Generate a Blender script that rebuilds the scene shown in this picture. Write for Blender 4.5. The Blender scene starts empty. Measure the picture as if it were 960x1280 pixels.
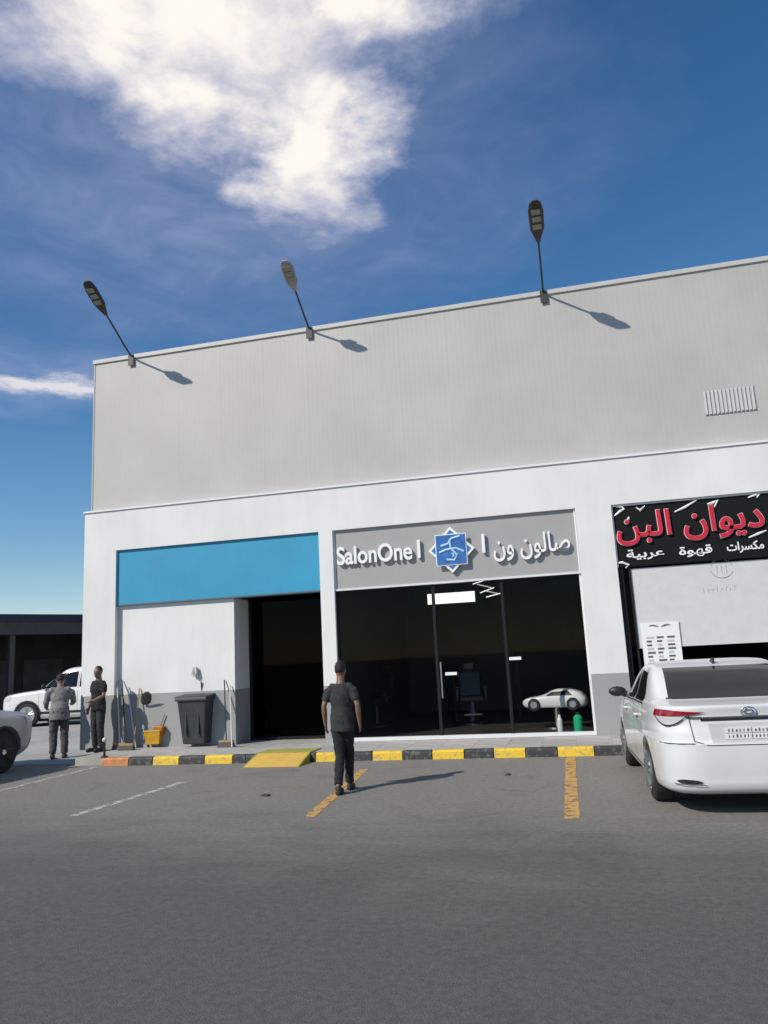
import bpy, bmesh, math, random
import numpy as np
from mathutils import Vector, Matrix, Euler, noise as mnoise
random.seed(7)
SC = bpy.context.scene
COL = SC.collection
R = math.radians

# ------------------------------------------------------------------ camera
YAW, PITCH, ROLL, FPX = R(-13.297), R(10.735), R(-2.964), 960.5
CAMZ = 1.77
_cy, _sy, _cp, _sp = math.cos(YAW), math.sin(YAW), math.cos(PITCH), math.sin(PITCH)
FWD = Vector((_sy*_cp, _cy*_cp, _sp)); _r0 = Vector((_cy, -_sy, 0)); _u0 = _r0.cross(FWD)
RGT = math.cos(ROLL)*_r0 + math.sin(ROLL)*_u0
UPV = -math.sin(ROLL)*_r0 + math.cos(ROLL)*_u0
cam = bpy.data.cameras.new('camera'); cam.sensor_fit = 'HORIZONTAL'; cam.sensor_width = 36
cam.lens = FPX*36/960; cam.clip_start = 0.05; cam.clip_end = 3000
camo = bpy.data.objects.new('camera', cam); COL.objects.link(camo)
camo.matrix_world = Matrix(((RGT.x, UPV.x, -FWD.x, 0), (RGT.y, UPV.y, -FWD.y, 0), (RGT.z, UPV.z, -FWD.z, CAMZ), (0, 0, 0, 1)))
SC.camera = camo
CAMP = Vector((0, 0, CAMZ))
def pxray(px, py): return FWD + RGT*((px-480)/FPX) - UPV*((py-640)/FPX)
def at_y(px, py, Y):
    d = pxray(px, py); return CAMP + d*(Y/d.y)
def at_z(px, py, z=0.0):
    d = pxray(px, py); return CAMP + d*((z-CAMZ)/d.z)

# ------------------------------------------------------------------ sun, sky, exposure
SUN_DIR = Vector((.83, 1.0, -1.06)).normalized()        # direction the light travels
SUN_EL = math.asin(-SUN_DIR.z)
to_sun = -SUN_DIR
sun = bpy.data.lights.new('sun', 'SUN'); sun.energy = 4.1; sun.angle = R(0.53); sun.color = (1.0, 0.925, 0.825)
suno = bpy.data.objects.new('sun', sun); COL.objects.link(suno)
suno.rotation_euler = SUN_DIR.to_track_quat('-Z', 'Y').to_euler(); suno.location = (-20, -20, 30)

world = bpy.data.worlds.new('World'); SC.world = world; world.use_nodes = True
wn = world.node_tree.nodes; wl = world.node_tree.links; wn.clear()
def N(nodes, t, **kw):
    n = nodes.new(t)
    for k, v in kw.items(): setattr(n, k, v)
    return n
sky = N(wn, 'ShaderNodeTexSky', sky_type='NISHITA', sun_disc=False)
sky.sun_elevation = SUN_EL; sky.sun_rotation = math.atan2(to_sun.x, to_sun.y)
sky.air_density = 1.0; sky.dust_density = 0.12; sky.ozone_density = 1.3; sky.altitude = 400
hs = N(wn, 'ShaderNodeHueSaturation'); hs.inputs['Saturation'].default_value = 1.32; hs.inputs['Value'].default_value = 1.2
wl.new(sky.outputs[0], hs.inputs['Color'])
tc = N(wn, 'ShaderNodeTexCoord'); sep = N(wn, 'ShaderNodeSeparateXYZ'); wl.new(tc.outputs['Generated'], sep.inputs[0])
def math_(op, a, b=None, c=None, clamp=False):
    n = N(wn, 'ShaderNodeMath', operation=op); n.use_clamp = clamp
    for i, v in enumerate((a, b, c)):
        if v is None: continue
        if isinstance(v, (int, float)): n.inputs[i].default_value = v
        else: wl.new(v, n.inputs[i])
    return n.outputs[0]
zc = math_('MAXIMUM', sep.outputs[2], 0.03)
u_ = math_('DIVIDE', sep.outputs[0], zc); v_ = math_('DIVIDE', sep.outputs[1], zc)
cmb = N(wn, 'ShaderNodeCombineXYZ'); wl.new(u_, cmb.inputs[0]); wl.new(v_, cmb.inputs[1])
# turbulence that frays the cloud outlines
wrp = N(wn, 'ShaderNodeTexNoise'); wrp.inputs['Scale'].default_value = 2.6; wrp.inputs['Detail'].default_value = 8; wrp.inputs['Roughness'].default_value = .6
wl.new(cmb.outputs[0], wrp.inputs['Vector']); wsep = N(wn, 'ShaderNodeSeparateColor'); wl.new(wrp.outputs['Color'], wsep.inputs[0])
uw = math_('ADD', u_, math_('MULTIPLY_ADD', wsep.outputs[0], .6, -.30)); vw = math_('ADD', v_, math_('MULTIPLY_ADD', wsep.outputs[1], .6, -.30))
def noise(scale, detail, rough, dist, w=0.0):
    n = N(wn, 'ShaderNodeTexNoise', noise_dimensions='4D'); n.inputs['W'].default_value = w
    n.inputs['Scale'].default_value = scale; n.inputs['Detail'].default_value = detail
    n.inputs['Roughness'].default_value = rough; n.inputs['Distortion'].default_value = dist
    wl.new(cmb.outputs[0], n.inputs['Vector']); return n.outputs[0]
def sky_uv(px, py):
    d = pxray(px, py); return (d.x/d.z, d.y/d.z)
def blob(px, py, rx, ry, ang=0.0):
    cx, cyy = sky_uv(px, py); ca, sa = math.cos(ang), math.sin(ang)
    du = math_('SUBTRACT', uw, cx); dv = math_('SUBTRACT', vw, cyy)
    a = math_('ADD', math_('MULTIPLY', du, ca/rx), math_('MULTIPLY', dv, sa/rx))
    b = math_('ADD', math_('MULTIPLY', du, -sa/ry), math_('MULTIPLY', dv, ca/ry))
    r2 = math_('ADD', math_('MULTIPLY', a, a), math_('MULTIPLY', b, b))
    return math_('SUBTRACT', 1.0, math_('SQRT', r2))
n1 = noise(2.3, 9, 0.58, 0.35, 3.1); n2 = noise(0.9, 6, 0.6, 0.6, 8.7); n3 = noise(6.0, 8, 0.62, 0.8, 1.3)
# thick clouds drifting at one level: where they gather, plus broken edges from noise
BL = [(285, 25, .42, .36, 0.0), (150, 20, .34, .30, 0), (395, 190, .19, .42, 0.2), (450, 0, .17, .22, .0), (260, 130, .28, .26, 0.3), (60, -40, .2, .2, 0)]
big = None
for b in BL:
    o_ = blob(*b); big = o_ if big is None else math_('MAXIMUM', big, o_)
big = math_('MAXIMUM', big, -0.6)
thick = math_('ADD', math_('MULTIPLY', big, 1.15), math_('MULTIPLY_ADD', n1, 1.2, math_('MULTIPLY_ADD', n3, 0.6, -0.78)))
wide = math_('MULTIPLY_ADD', n2, 2.2, -1.62)
thick = math_('MAXIMUM', thick, wide)
thick = math_('MULTIPLY_ADD', thick, .80, .06, clamp=True)
sm = N(wn, 'ShaderNodeMapRange', interpolation_type='SMOOTHSTEP'); wl.new(thick, sm.inputs[0])
veilb = blob(250, 260, 1.0, 0.8, 0.0); veilb = math_('MAXIMUM', math_('MAXIMUM', veilb, blob(60, 470, .55, .5)), 0.0)
veil = math_('MULTIPLY', math_('MULTIPLY', math_('POWER', noise(3.6, 7, .6, .9, 5.5), 1.6), math_('ADD', math_('MULTIPLY', veilb, 1.0), 0.02)), 0.9, clamp=True)
# a low bank of cloud near the roof corner
lowb = blob(70, 484, .42, .16, 0.35)
low = math_('MULTIPLY', math_('ADD', lowb, math_('MULTIPLY_ADD', n1, 1.2, -0.72)), 1.6, clamp=True)
fac = math_('MAXIMUM', math_('MAXIMUM', sm.outputs[0], veil), math_('MULTIPLY', low, 0.8))
cc = N(wn, 'ShaderNodeMix', data_type='RGBA'); ccm = N(wn, 'ShaderNodeMath', operation='MAXIMUM'); wl.new(math_('MULTIPLY', math_('POWER', sm.outputs[0], 1.5), math_('MULTIPLY_ADD', n3, .8, .62), clamp=True), ccm.inputs[0]); wl.new(math_('MULTIPLY', low, .8), ccm.inputs[1]); wl.new(ccm.outputs[0], cc.inputs[0])
cc.inputs[6].default_value = (5.3, 5.5, 8.0, 1); cc.inputs[7].default_value = (10.6, 10.0, 9.4, 1)
mx = N(wn, 'ShaderNodeMix', data_type='RGBA'); wl.new(fac, mx.inputs[0]); wl.new(hs.outputs[0], mx.inputs[6]); wl.new(cc.outputs[2], mx.inputs[7])
bg = N(wn, 'ShaderNodeBackground'); bg.inputs['Strength'].default_value = 0.095; wl.new(mx.outputs[2], bg.inputs['Color'])
wo = N(wn, 'ShaderNodeOutputWorld'); wl.new(bg.outputs[0], wo.inputs[0])
SC.view_settings.view_transform = 'Standard'; SC.view_settings.look = 'None'; SC.view_settings.gamma = 1
SC.view_settings.exposure = 0.0; SC.view_settings.use_curve_mapping = False
SC.render.engine = 'CYCLES'; SC.cycles.max_bounces = 8; SC.cycles.transparent_max_bounces = 12
SC.cycles.use_denoising = True

# ------------------------------------------------------------------ materials
MATS = {}
def mat(name, col=(.5, .5, .5), rough=.6, metal=0.0, var=0.0, vscale=4.0, bump=0.0, bscale=60.0, spec=.5, col2=None, coat=0.0, emit=None, estr=0.0, trans=None):
    if name in MATS: return MATS[name]
    m = bpy.data.materials.new(name); m.use_nodes = True; MATS[name] = m
    nt = m.node_tree; b = nt.nodes['Principled BSDF']
    b.inputs['Base Color'].default_value = (*col, 1); b.inputs['Roughness'].default_value = rough
    b.inputs['Metallic'].default_value = metal; b.inputs['Specular IOR Level'].default_value = spec
    b.inputs['Coat Weight'].default_value = coat; b.inputs['Coat Roughness'].default_value = .04
    if emit: b.inputs['Emission Color'].default_value = (*emit, 1); b.inputs['Emission Strength'].default_value = estr
    if var > 0 or col2:
        t = nt.nodes.new('ShaderNodeTexCoord'); n = nt.nodes.new('ShaderNodeTexNoise')
        n.inputs['Scale'].default_value = vscale; n.inputs['Detail'].default_value = 8; n.inputs['Roughness'].default_value = .62
        nt.links.new(t.outputs['Object'], n.inputs['Vector'])
        r = nt.nodes.new('ShaderNodeValToRGB'); nt.links.new(n.outputs[0], r.inputs[0])
        c2 = col2 or tuple(max(0, c*(1-var)) for c in col); c1 = col if col2 else tuple(min(1, c*(1+var*.5)) for c in col)
        r.color_ramp.elements[0].position = .32; r.color_ramp.elements[0].color = (*c2, 1)
        r.color_ramp.elements[1].position = .68; r.color_ramp.elements[1].color = (*c1, 1)
        nt.links.new(r.outputs[0], b.inputs['Base Color'])
    if bump > 0:
        t2 = nt.nodes.new('ShaderNodeTexCoord'); n2_ = nt.nodes.new('ShaderNodeTexNoise'); n2_.inputs['Scale'].default_value = bscale; n2_.inputs['Detail'].default_value = 6
        nt.links.new(t2.outputs['Object'], n2_.inputs['Vector'])
        bp = nt.nodes.new('ShaderNodeBump'); bp.inputs['Strength'].default_value = bump; bp.inputs['Distance'].default_value = .01
        nt.links.new(n2_.outputs[0], bp.inputs['Height']); nt.links.new(bp.outputs[0], b.inputs['Normal'])
    return m
def glass(name, tint, rough=0.02):
    if name in MATS: return MATS[name]
    m = bpy.data.materials.new(name); m.use_nodes = True; MATS[name] = m
    nt = m.node_tree; nt.nodes.clear()
    o = nt.nodes.new('ShaderNodeOutputMaterial'); mxs = nt.nodes.new('ShaderNodeMixShader')
    tr = nt.nodes.new('ShaderNodeBsdfTransparent'); tr.inputs[0].default_value = (*tint, 1)
    gl = nt.nodes.new('ShaderNodeBsdfGlossy'); gl.inputs['Roughness'].default_value = rough
    fr = nt.nodes.new('ShaderNodeFresnel'); fr.inputs[0].default_value = 1.15
    nt.links.new(fr.outputs[0], mxs.inputs[0]); nt.links.new(tr.outputs[0], mxs.inputs[1]); nt.links.new(gl.outputs[0], mxs.inputs[2])
    nt.links.new(mxs.outputs[0], o.inputs[0]); return m

def wall_mat(name, col, dirt=.16, streak=1.0):
    m = mat(name, col, .72, bump=.12, bscale=90); nt = m.node_tree; b = nt.nodes['Principled BSDF']
    t = nt.nodes.new('ShaderNodeTexCoord')
    mp = nt.nodes.new('ShaderNodeMapping'); mp.inputs['Scale'].default_value = (2.2, 2.2, .22); nt.links.new(t.outputs['Object'], mp.inputs[0])
    a = nt.nodes.new('ShaderNodeTexNoise'); a.inputs['Scale'].default_value = 1.6; a.inputs['Detail'].default_value = 9; a.inputs['Roughness'].default_value = .65; nt.links.new(mp.outputs[0], a.inputs[0])
    c = nt.nodes.new('ShaderNodeTexNoise'); c.inputs['Scale'].default_value = .7; c.inputs['Detail'].default_value = 7; nt.links.new(t.outputs['Object'], c.inputs[0])
    ad = nt.nodes.new('ShaderNodeMath'); ad.operation = 'MULTIPLY_ADD'; nt.links.new(a.outputs[0], ad.inputs[0]); ad.inputs[1].default_value = .6*streak; nt.links.new(c.outputs[0], ad.inputs[2])
    r = nt.nodes.new('ShaderNodeValToRGB'); nt.links.new(ad.outputs[0], r.inputs[0])
    r.color_ramp.elements[0].position = .45; r.color_ramp.elements[0].color = (*[v*(1-dirt) for v in col], 1)
    r.color_ramp.elements[1].position = .95; r.color_ramp.elements[1].color = (*col, 1)
    nt.links.new(r.outputs[0], b.inputs['Base Color']); return m

# ------------------------------------------------------------------ mesh helpers
def empty(name, loc=(0, 0, 0), rz=0.0):
    o = bpy.data.objects.new(name, None); COL.objects.link(o); o.location = loc; o.rotation_euler = (0, 0, rz); o.empty_display_size = .2
    return o
def tag(o, label=None, cat=None, group=None, kind=None):
    if label: o['label'] = label
    if cat: o['category'] = cat
    if group: o['group'] = group
    if kind: o['kind'] = kind
    return o
def obj(name, bm, m, parent=None, smooth=False, bevel=0.0, loc=None):
    me = bpy.data.meshes.new(name)
    if isinstance(bm, bmesh.types.BMesh):
        bmesh.ops.recalc_face_normals(bm, faces=bm.faces[:]); bm.to_mesh(me); bm.free()
    else:
        me = bm
    for mm in (m if isinstance(m, (list, tuple)) else [m]): me.materials.append(mm)
    if smooth:
        for p in me.polygons: p.use_smooth = True
    o = bpy.data.objects.new(name, me); COL.objects.link(o)
    if parent: o.parent = parent
    if loc: o.location = loc
    if bevel > 0:
        md = o.modifiers.new('bevel', 'BEVEL'); md.width = bevel; md.segments = 2; md.limit_method = 'ANGLE'
    return o
def box(bm, x0, x1, y0, y1, z0, z1, mi=0):
    v = [bm.verts.new(p) for p in ((x0, y0, z0), (x1, y0, z0), (x1, y1, z0), (x0, y1, z0), (x0, y0, z1), (x1, y0, z1), (x1, y1, z1), (x0, y1, z1))]
    for f in ((0, 3, 2, 1), (4, 5, 6, 7), (0, 1, 5, 4), (1, 2, 6, 5), (2, 3, 7, 6), (3, 0, 4, 7)):
        fc = bm.faces.new([v[i] for i in f]); fc.material_index = mi
    return v
def B(*a):
    bm = bmesh.new(); box(bm, *a); return bm
def prism(bm, pts, d):
    """polygon pts (3D) extruded by vector d"""
    a = [bm.verts.new(p) for p in pts]; b = [bm.verts.new(Vector(p)+Vector(d)) for p in pts]; n = len(pts)
    bm.faces.new(a); bm.faces.new(b[::-1])
    for i in range(n): bm.faces.new([a[i], b[i], b[(i+1) % n], a[(i+1) % n]])
def tube(bm, pts, rad, seg=12, sq=None, cap=True):
    """lofted tube through pts with radii; sq = (fx, fy) squash in the section's side/front axes"""
    pts = [Vector(p) for p in pts]; rad = rad if isinstance(rad, (list, tuple)) else [rad]*len(pts)
    rings = []; prev = None
    for i, p in enumerate(pts):
        t = (pts[min(i+1, len(pts)-1)]-pts[max(i-1, 0)]).normalized()
        ref = Vector((1, 0, 0)) if abs(t.x) < .8 else Vector((0, 1, 0))
        a = (ref - t*ref.dot(t)).normalized(); b = t.cross(a)
        s = sq[i] if isinstance(sq, list) else (sq or (1, 1))
        rings.append([bm.verts.new(p + a*(rad[i]*s[0]*math.cos(2*math.pi*k/seg)) + b*(rad[i]*s[1]*math.sin(2*math.pi*k/seg))) for k in range(seg)])
    for r1, r2 in zip(rings, rings[1:]):
        for k in range(seg): bm.faces.new([r1[k], r1[(k+1) % seg], r2[(k+1) % seg], r2[k]])
    if cap: bm.faces.new(rings[0][::-1]); bm.faces.new(rings[-1])
def ell(bm, c, r, rot=None, u=16, v=10):
    res = bmesh.ops.create_uvsphere(bm, u_segments=u, v_segments=v, radius=1.0)
    M = Matrix.Translation(c) @ (rot.to_matrix().to_4x4() if rot else Matrix()) @ Matrix.Diagonal((*r, 1))
    bmesh.ops.transform(bm, matrix=M, verts=res['verts'])
def lathe(bm, prof, c=(0, 0, 0), axis='z', seg=24):
    rings = []
    for r, h in prof:
        ring = []
        for k in range(seg):
            a = 2*math.pi*k/seg; p = (r*math.cos(a), r*math.sin(a), h)
            if axis == 'x': p = (p[2], p[0], p[1])
            if axis == 'y': p = (p[0], p[2], p[1])
            ring.append(bm.verts.new(Vector(p)+Vector(c)))
        rings.append(ring)
    for r1, r2 in zip(rings, rings[1:]):
        for k in range(seg): bm.faces.new([r1[k], r1[(k+1) % seg], r2[(k+1) % seg], r2[k]])
    bm.faces.new(rings[0][::-1]); bm.faces.new(rings[-1])
def evaluated(o):
    bpy.context.view_layer.update()
    dg = bpy.context.evaluated_depsgraph_get()
    me = bpy.data.meshes.new_from_object(o.evaluated_get(dg)); bpy.data.objects.remove(o); return me
def remeshed(bm, vox, smooth=2, sf=.5):
    me = bpy.data.meshes.new('tmp'); bmesh.ops.recalc_face_normals(bm, faces=bm.faces[:]); bm.to_mesh(me); bm.free()
    o = bpy.data.objects.new('tmp', me); COL.objects.link(o)
    md = o.modifiers.new('r', 'REMESH'); md.mode = 'VOXEL'; md.voxel_size = vox; md.use_smooth_shade = True
    if smooth:
        s = o.modifiers.new('s', 'SMOOTH'); s.iterations = smooth; s.factor = sf
    return evaluated(o)
def copy_tree(o, parent=None):
    c = o.copy(); COL.objects.link(c)
    if parent: c.parent = parent; c.matrix_parent_inverse = o.matrix_parent_inverse
    for ch in list(o.children): copy_tree(ch, c)
    return c
def letters(text, width, height, depth, m, parent, name, x0, z0, y, bold=.012, rtl=False):
    """text turned into one mesh per character, standing in the facade plane (front at y, towards -Y); box x0..x0+width, z0..z0+height"""
    c = bpy.data.curves.new('t', 'FONT'); c.body = text; c.size = 1; c.extrude = .5; c.offset = bold
    for i in range(len(text)): c.materials.append(m)
    for i, bf in enumerate(c.body_format): bf.material_index = i
    o = bpy.data.objects.new('t', c); COL.objects.link(o); me = evaluated(o)
    V = np.array([v.co[:] for v in me.vertices]); lo, hi = V.min(0), V.max(0)
    sx = width/(hi[0]-lo[0]); sz = height/(hi[1]-lo[1])
    polys = {}
    for p in me.polygons: polys.setdefault(p.material_index, []).append(tuple(p.vertices))
    out = []
    for i, ps in sorted(polys.items()):
        ids = sorted({v for p in ps for v in p}); mp = {v: k for k, v in enumerate(ids)}
        yo = y - .0015*(i % 2)
        vs = [(x0+(V[v][0]-lo[0])*sx, yo + (depth if V[v][2] < 0 else 0.0), z0+(V[v][1]-lo[1])*sz) for v in ids]
        nm = bpy.data.meshes.new(name); nm.from_pydata(vs, [], [tuple(mp[v] for v in p) for p in ps])
        bm = bmesh.new(); bm.from_mesh(nm); bmesh.ops.recalc_face_normals(bm, faces=bm.faces[:])
        out.append(obj(name, bm, m, parent))
    return out

# ================================================================== GROUND
D = 15.3           # facade plane
KY = 13.66         # kerb front
PZ = 0.15          # pavement level
asph = bpy.data.materials.new('asphalt'); asph.use_nodes = True
nt = asph.node_tree; b = nt.nodes['Principled BSDF']; b.inputs['Roughness'].default_value = .9; b.inputs['Specular IOR Level'].default_value = .25
t = nt.nodes.new('ShaderNodeTexCoord')
def gn(scale, det, rough=.6, dist=0.0, sx=1, sy=1):
    mp = nt.nodes.new('ShaderNodeMapping'); mp.inputs['Scale'].default_value = (sx, sy, 1); nt.links.new(t.outputs['Object'], mp.inputs[0])
    n = nt.nodes.new('ShaderNodeTexNoise'); n.inputs['Scale'].default_value = scale; n.inputs['Detail'].default_value = det; n.inputs['Roughness'].default_value = rough; n.inputs['Distortion'].default_value = dist
    nt.links.new(mp.outputs[0], n.inputs[0]); return n.outputs[0]
def gm(op, a, bb=None, cc_=None, clamp=False):
    n = nt.nodes.new('ShaderNodeMath'); n.operation = op; n.use_clamp = clamp
    for i, v in enumerate((a, bb, cc_)):
        if v is None: continue
        if isinstance(v, (int, float)): n.inputs[i].default_value = v
        else: nt.links.new(v, n.inputs[i])
    return n.outputs[0]
gs = nt.nodes.new('ShaderNodeSeparateXYZ'); nt.links.new(t.outputs['Object'], gs.inputs[0])
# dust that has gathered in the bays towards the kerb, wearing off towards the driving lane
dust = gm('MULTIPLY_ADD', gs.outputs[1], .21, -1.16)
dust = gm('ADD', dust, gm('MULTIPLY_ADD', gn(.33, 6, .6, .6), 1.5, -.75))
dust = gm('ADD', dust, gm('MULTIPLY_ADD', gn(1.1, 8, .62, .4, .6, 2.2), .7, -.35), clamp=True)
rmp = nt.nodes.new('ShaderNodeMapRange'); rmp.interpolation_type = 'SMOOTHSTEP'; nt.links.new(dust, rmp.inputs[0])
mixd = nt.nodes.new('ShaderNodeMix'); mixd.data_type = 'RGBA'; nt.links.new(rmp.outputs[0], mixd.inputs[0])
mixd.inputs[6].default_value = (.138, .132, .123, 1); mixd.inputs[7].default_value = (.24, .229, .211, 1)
agg = nt.nodes.new('ShaderNodeValToRGB'); nt.links.new(gn(110, 5, .75), agg.inputs[0])
agg.color_ramp.elements[0].position = .3; agg.color_ramp.elements[0].color = (.50, .50, .50, 1); agg.color_ramp.elements[1].position = .72; agg.color_ramp.elements[1].color = (1.5, 1.49, 1.45, 1)
mul = nt.nodes.new('ShaderNodeMix'); mul.data_type = 'RGBA'; mul.blend_type = 'MULTIPLY'; mul.inputs[0].default_value = 1; nt.links.new(mixd.outputs[2], mul.inputs[6]); nt.links.new(agg.outputs[0], mul.inputs[7])
st = nt.nodes.new('ShaderNodeValToRGB'); nt.links.new(gn(.75, 7, .55, 1.2), st.inputs[0])
st.color_ramp.elements[0].position = .30; st.color_ramp.elements[0].color = (.84, .835, .83, 1); st.color_ramp.elements[1].position = .42; st.color_ramp.elements[1].color = (1, 1, 1, 1)
mul2 = nt.nodes.new('ShaderNodeMix'); mul2.data_type = 'RGBA'; mul2.blend_type = 'MULTIPLY'; mul2.inputs[0].default_value = 1; nt.links.new(mul.outputs[2], mul2.inputs[6]); nt.links.new(st.outputs[0], mul2.inputs[7])
# mottling of the worn surface and hairline cracks
mot = nt.nodes.new('ShaderNodeValToRGB'); nt.links.new(gn(16, 8, .72), mot.inputs[0])
mot.color_ramp.elements[0].position = .34; mot.color_ramp.elements[0].color = (.80, .80, .80, 1); mot.color_ramp.elements[1].position = .66; mot.color_ramp.elements[1].color = (1.16, 1.16, 1.15, 1)
mul3 = nt.nodes.new('ShaderNodeMix'); mul3.data_type = 'RGBA'; mul3.blend_type = 'MULTIPLY'; mul3.inputs[0].default_value = 1; nt.links.new(mul2.outputs[2], mul3.inputs[6]); nt.links.new(mot.outputs[0], mul3.inputs[7])
wv = nt.nodes.new('ShaderNodeTexNoise'); wv.inputs['Scale'].default_value = 1.4; wv.inputs['Detail'].default_value = 6; nt.links.new(t.outputs['Object'], wv.inputs[0])
wa = nt.nodes.new('ShaderNodeVectorMath'); wa.operation = 'MULTIPLY_ADD'; nt.links.new(wv.outputs['Color'], wa.inputs[0]); wa.inputs[1].default_value = (1.1, 1.1, 0); nt.links.new(t.outputs['Object'], wa.inputs[2])
vo = nt.nodes.new('ShaderNodeTexVoronoi'); vo.feature = 'DISTANCE_TO_EDGE'; vo.inputs['Scale'].default_value = .32; nt.links.new(wa.outputs[0], vo.inputs['Vector'])
crk = gm('MULTIPLY', gm('LESS_THAN', vo.outputs['Distance'], .0032), gm('GREATER_THAN', gn(.45, 3), .54))
mul4 = nt.nodes.new('ShaderNodeMix'); mul4.data_type = 'RGBA'; nt.links.new(gm('MULTIPLY', crk, .16), mul4.inputs[0]); nt.links.new(mul3.outputs[2], mul4.inputs[6]); mul4.inputs[7].default_value = (.04, .039, .037, 1)
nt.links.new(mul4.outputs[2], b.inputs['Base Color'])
bp = nt.nodes.new('ShaderNodeBump'); bp.inputs['Strength'].default_value = .8; bp.inputs['Distance'].default_value = .014; nt.links.new(gn(75, 5, .75), bp.inputs['Height']); nt.links.new(bp.outputs[0], b.inputs['Normal'])
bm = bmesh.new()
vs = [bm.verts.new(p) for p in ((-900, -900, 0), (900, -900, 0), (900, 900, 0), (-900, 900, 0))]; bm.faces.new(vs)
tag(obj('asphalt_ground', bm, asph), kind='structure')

paving = mat('paving', (.40, .385, .36), .85, var=.22, vscale=1.7, bump=.2, bscale=70)
pav = tag(obj('pavement', B(-9.75, 14, KY+.152, 26, -.2, PZ-.004), paving), kind='structure')
lot = mat('concrete_lot', (.36, .35, .33), .88, var=.25, vscale=.6, bump=.2, bscale=60)
tag(obj('concrete_apron', B(-60, -9.752, KY+.4, 60, -.2, .012), lot), kind='structure')
# paving slabs laid over the base near the shopfronts
slabm = [mat('paving_slab_a', (.42, .405, .38), .85, var=.2, vscale=3, bump=.15), mat('paving_slab_b', (.37, .36, .335), .85, var=.22, vscale=3, bump=.15), mat('paving_slab_c', (.45, .43, .40), .85, var=.2, vscale=3, bump=.15)]
slab_me = []
for m_ in slabm:
    me = bpy.data.meshes.new('paving_slab'); bmx = B(.004, .596, .004, .496, -.03, .004); bmesh.ops.recalc_face_normals(bmx, faces=bmx.faces[:]); bmx.to_mesh(me); bmx.free(); me.materials.append(m_); slab_me.append(me)
for j in range(3):
    for i in range(24):
        o = bpy.data.objects.new('paving_slab', random.choice(slab_me)); COL.objects.link(o); o.parent = pav
        o.location = (-9.74+i*.6, KY+.155+j*.5, PZ-.004)

# kerb of painted blocks
kyel = mat('kerb_yellow', (.76, .50, .03), .6, col2=(.46, .35, .13), vscale=9, bump=.3, bscale=40)
kblk = mat('kerb_black', (.035, .035, .037), .6, col2=(.11, .108, .10), vscale=9, bump=.3, bscale=40)
korg = mat('kerb_orange', (.62, .25, .08), .6, col2=(.40, .17, .07), vscale=9, bump=.3, bscale=40)
for m_, sc_ in ((kyel, 13), (kblk, 13)):
    for n_ in m_.node_tree.nodes:
        if n_.type == 'VALTORGB': n_.color_ramp.elements[0].position = .40; n_.color_ramp.elements[1].position = .47
        if n_.type == 'TEX_NOISE' and n_.inputs['Scale'].default_value < 20: n_.inputs['Scale'].default_value = sc_
kerb = tag(empty('kerb', (0, KY, 0)), kind='structure')
edges = [(127, 160, 'o'), (160, 190, 'k'), (190, 223, 'y'), (223, 255, 'k'), (255, 290, 'y'), (290, 306, 'k'), (306, 352, 'k'), (352, 394, 'k'), (394, 431, 'y'), (431, 465, 'k'), (465, 503, 'y'), (503, 540, 'k'), (540, 580, 'y'), (580, 617, 'k'), (617, 657, 'y'), (657, 697, 'k'), (697, 743, 'y')]
xs = []
for a, b_, c in edges:
    ya = 957 - (a-190)*.0217; xs.append((at_y(a, ya-6, KY).x, at_y(b_, 957-(b_-190)*.0217-6, KY).x, c))
x = xs[-1][1]
for k in range(16): xs.append((x, x+.66, 'ky'[k % 2])); x += .66
for x0, x1, c in xs:
    bmk = bmesh.new(); g = .006
    jit = random.uniform(-.004, .004)
    prism(bmk, [(x0+g, 0+jit, -.1), (x0+g, .02+jit, PZ-.03), (x0+g, .05+jit, PZ), (x0+g, .155, PZ), (x0+g, .155, -.1)], (x1-x0-2*g, 0, 0))
    obj('kerb_block', bmk, {'y': kyel, 'k': kblk, 'o': korg}[c], kerb, bevel=.008)

# painted bay lines (worn)
def paint(name, col, wear):
    m = mat(name, col, .7); nt = m.node_tree; b = nt.nodes['Principled BSDF']
    t = nt.nodes.new('ShaderNodeTexCoord'); n = nt.nodes.new('ShaderNodeTexNoise'); n.inputs['Scale'].default_value = 9; n.inputs['Detail'].default_value = 9; n.inputs['Roughness'].default_value = .7
    nt.links.new(t.outputs['Object'], n.inputs[0]); r = nt.nodes.new('ShaderNodeValToRGB'); nt.links.new(n.outputs[0], r.inputs[0])
    r.color_ramp.elements[0].position = wear-.05; r.color_ramp.elements[0].color = (0, 0, 0, 1); r.color_ramp.elements[1].position = wear+.07; r.color_ramp.elements[1].color = (1, 1, 1, 1)
    nt.links.new(r.outputs[0], b.inputs['Alpha']); return m
pyel = paint('line_yellow', (.56, .33, .11), .43); pwht = paint('line_white', (.50, .49, .45), .47); pfad = paint('line_faded', (.40, .36, .12), .55)
def bay_line(p0, p1, w, m):
    bml = bmesh.new(); d = (p1-p0).normalized(); s = Vector((-d.y, d.x, 0))*w/2; n = 24
    L = []
    for i in range(n+1):
        p = p0.lerp(p1, i/n); e = random.uniform(.9, 1.08); L.append((bml.verts.new((*(p+s*e).xy, .004)), bml.verts.new((*(p-s*e).xy, .004))))
    for a, c in zip(L, L[1:]): bml.faces.new([a[0], a[1], c[1], c[0]])
    tag(obj('bay_line', bml, m), kind='structure')
bay_line(at_z(715, 1024), at_z(713, 947), .16, pyel)
bay_line(at_z(386, 1022), at_z(455, 962), .14, pyel)
bay_line(at_z(92, 1020), at_z(232, 977), .13, pwht)
bay_line(at_z(318, 985), at_z(384, 983), .11, pfad)
bay_line(Vector((2.95, 8.7, 0)), Vector((2.85, 13.6, 0)), .16, pyel)
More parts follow.
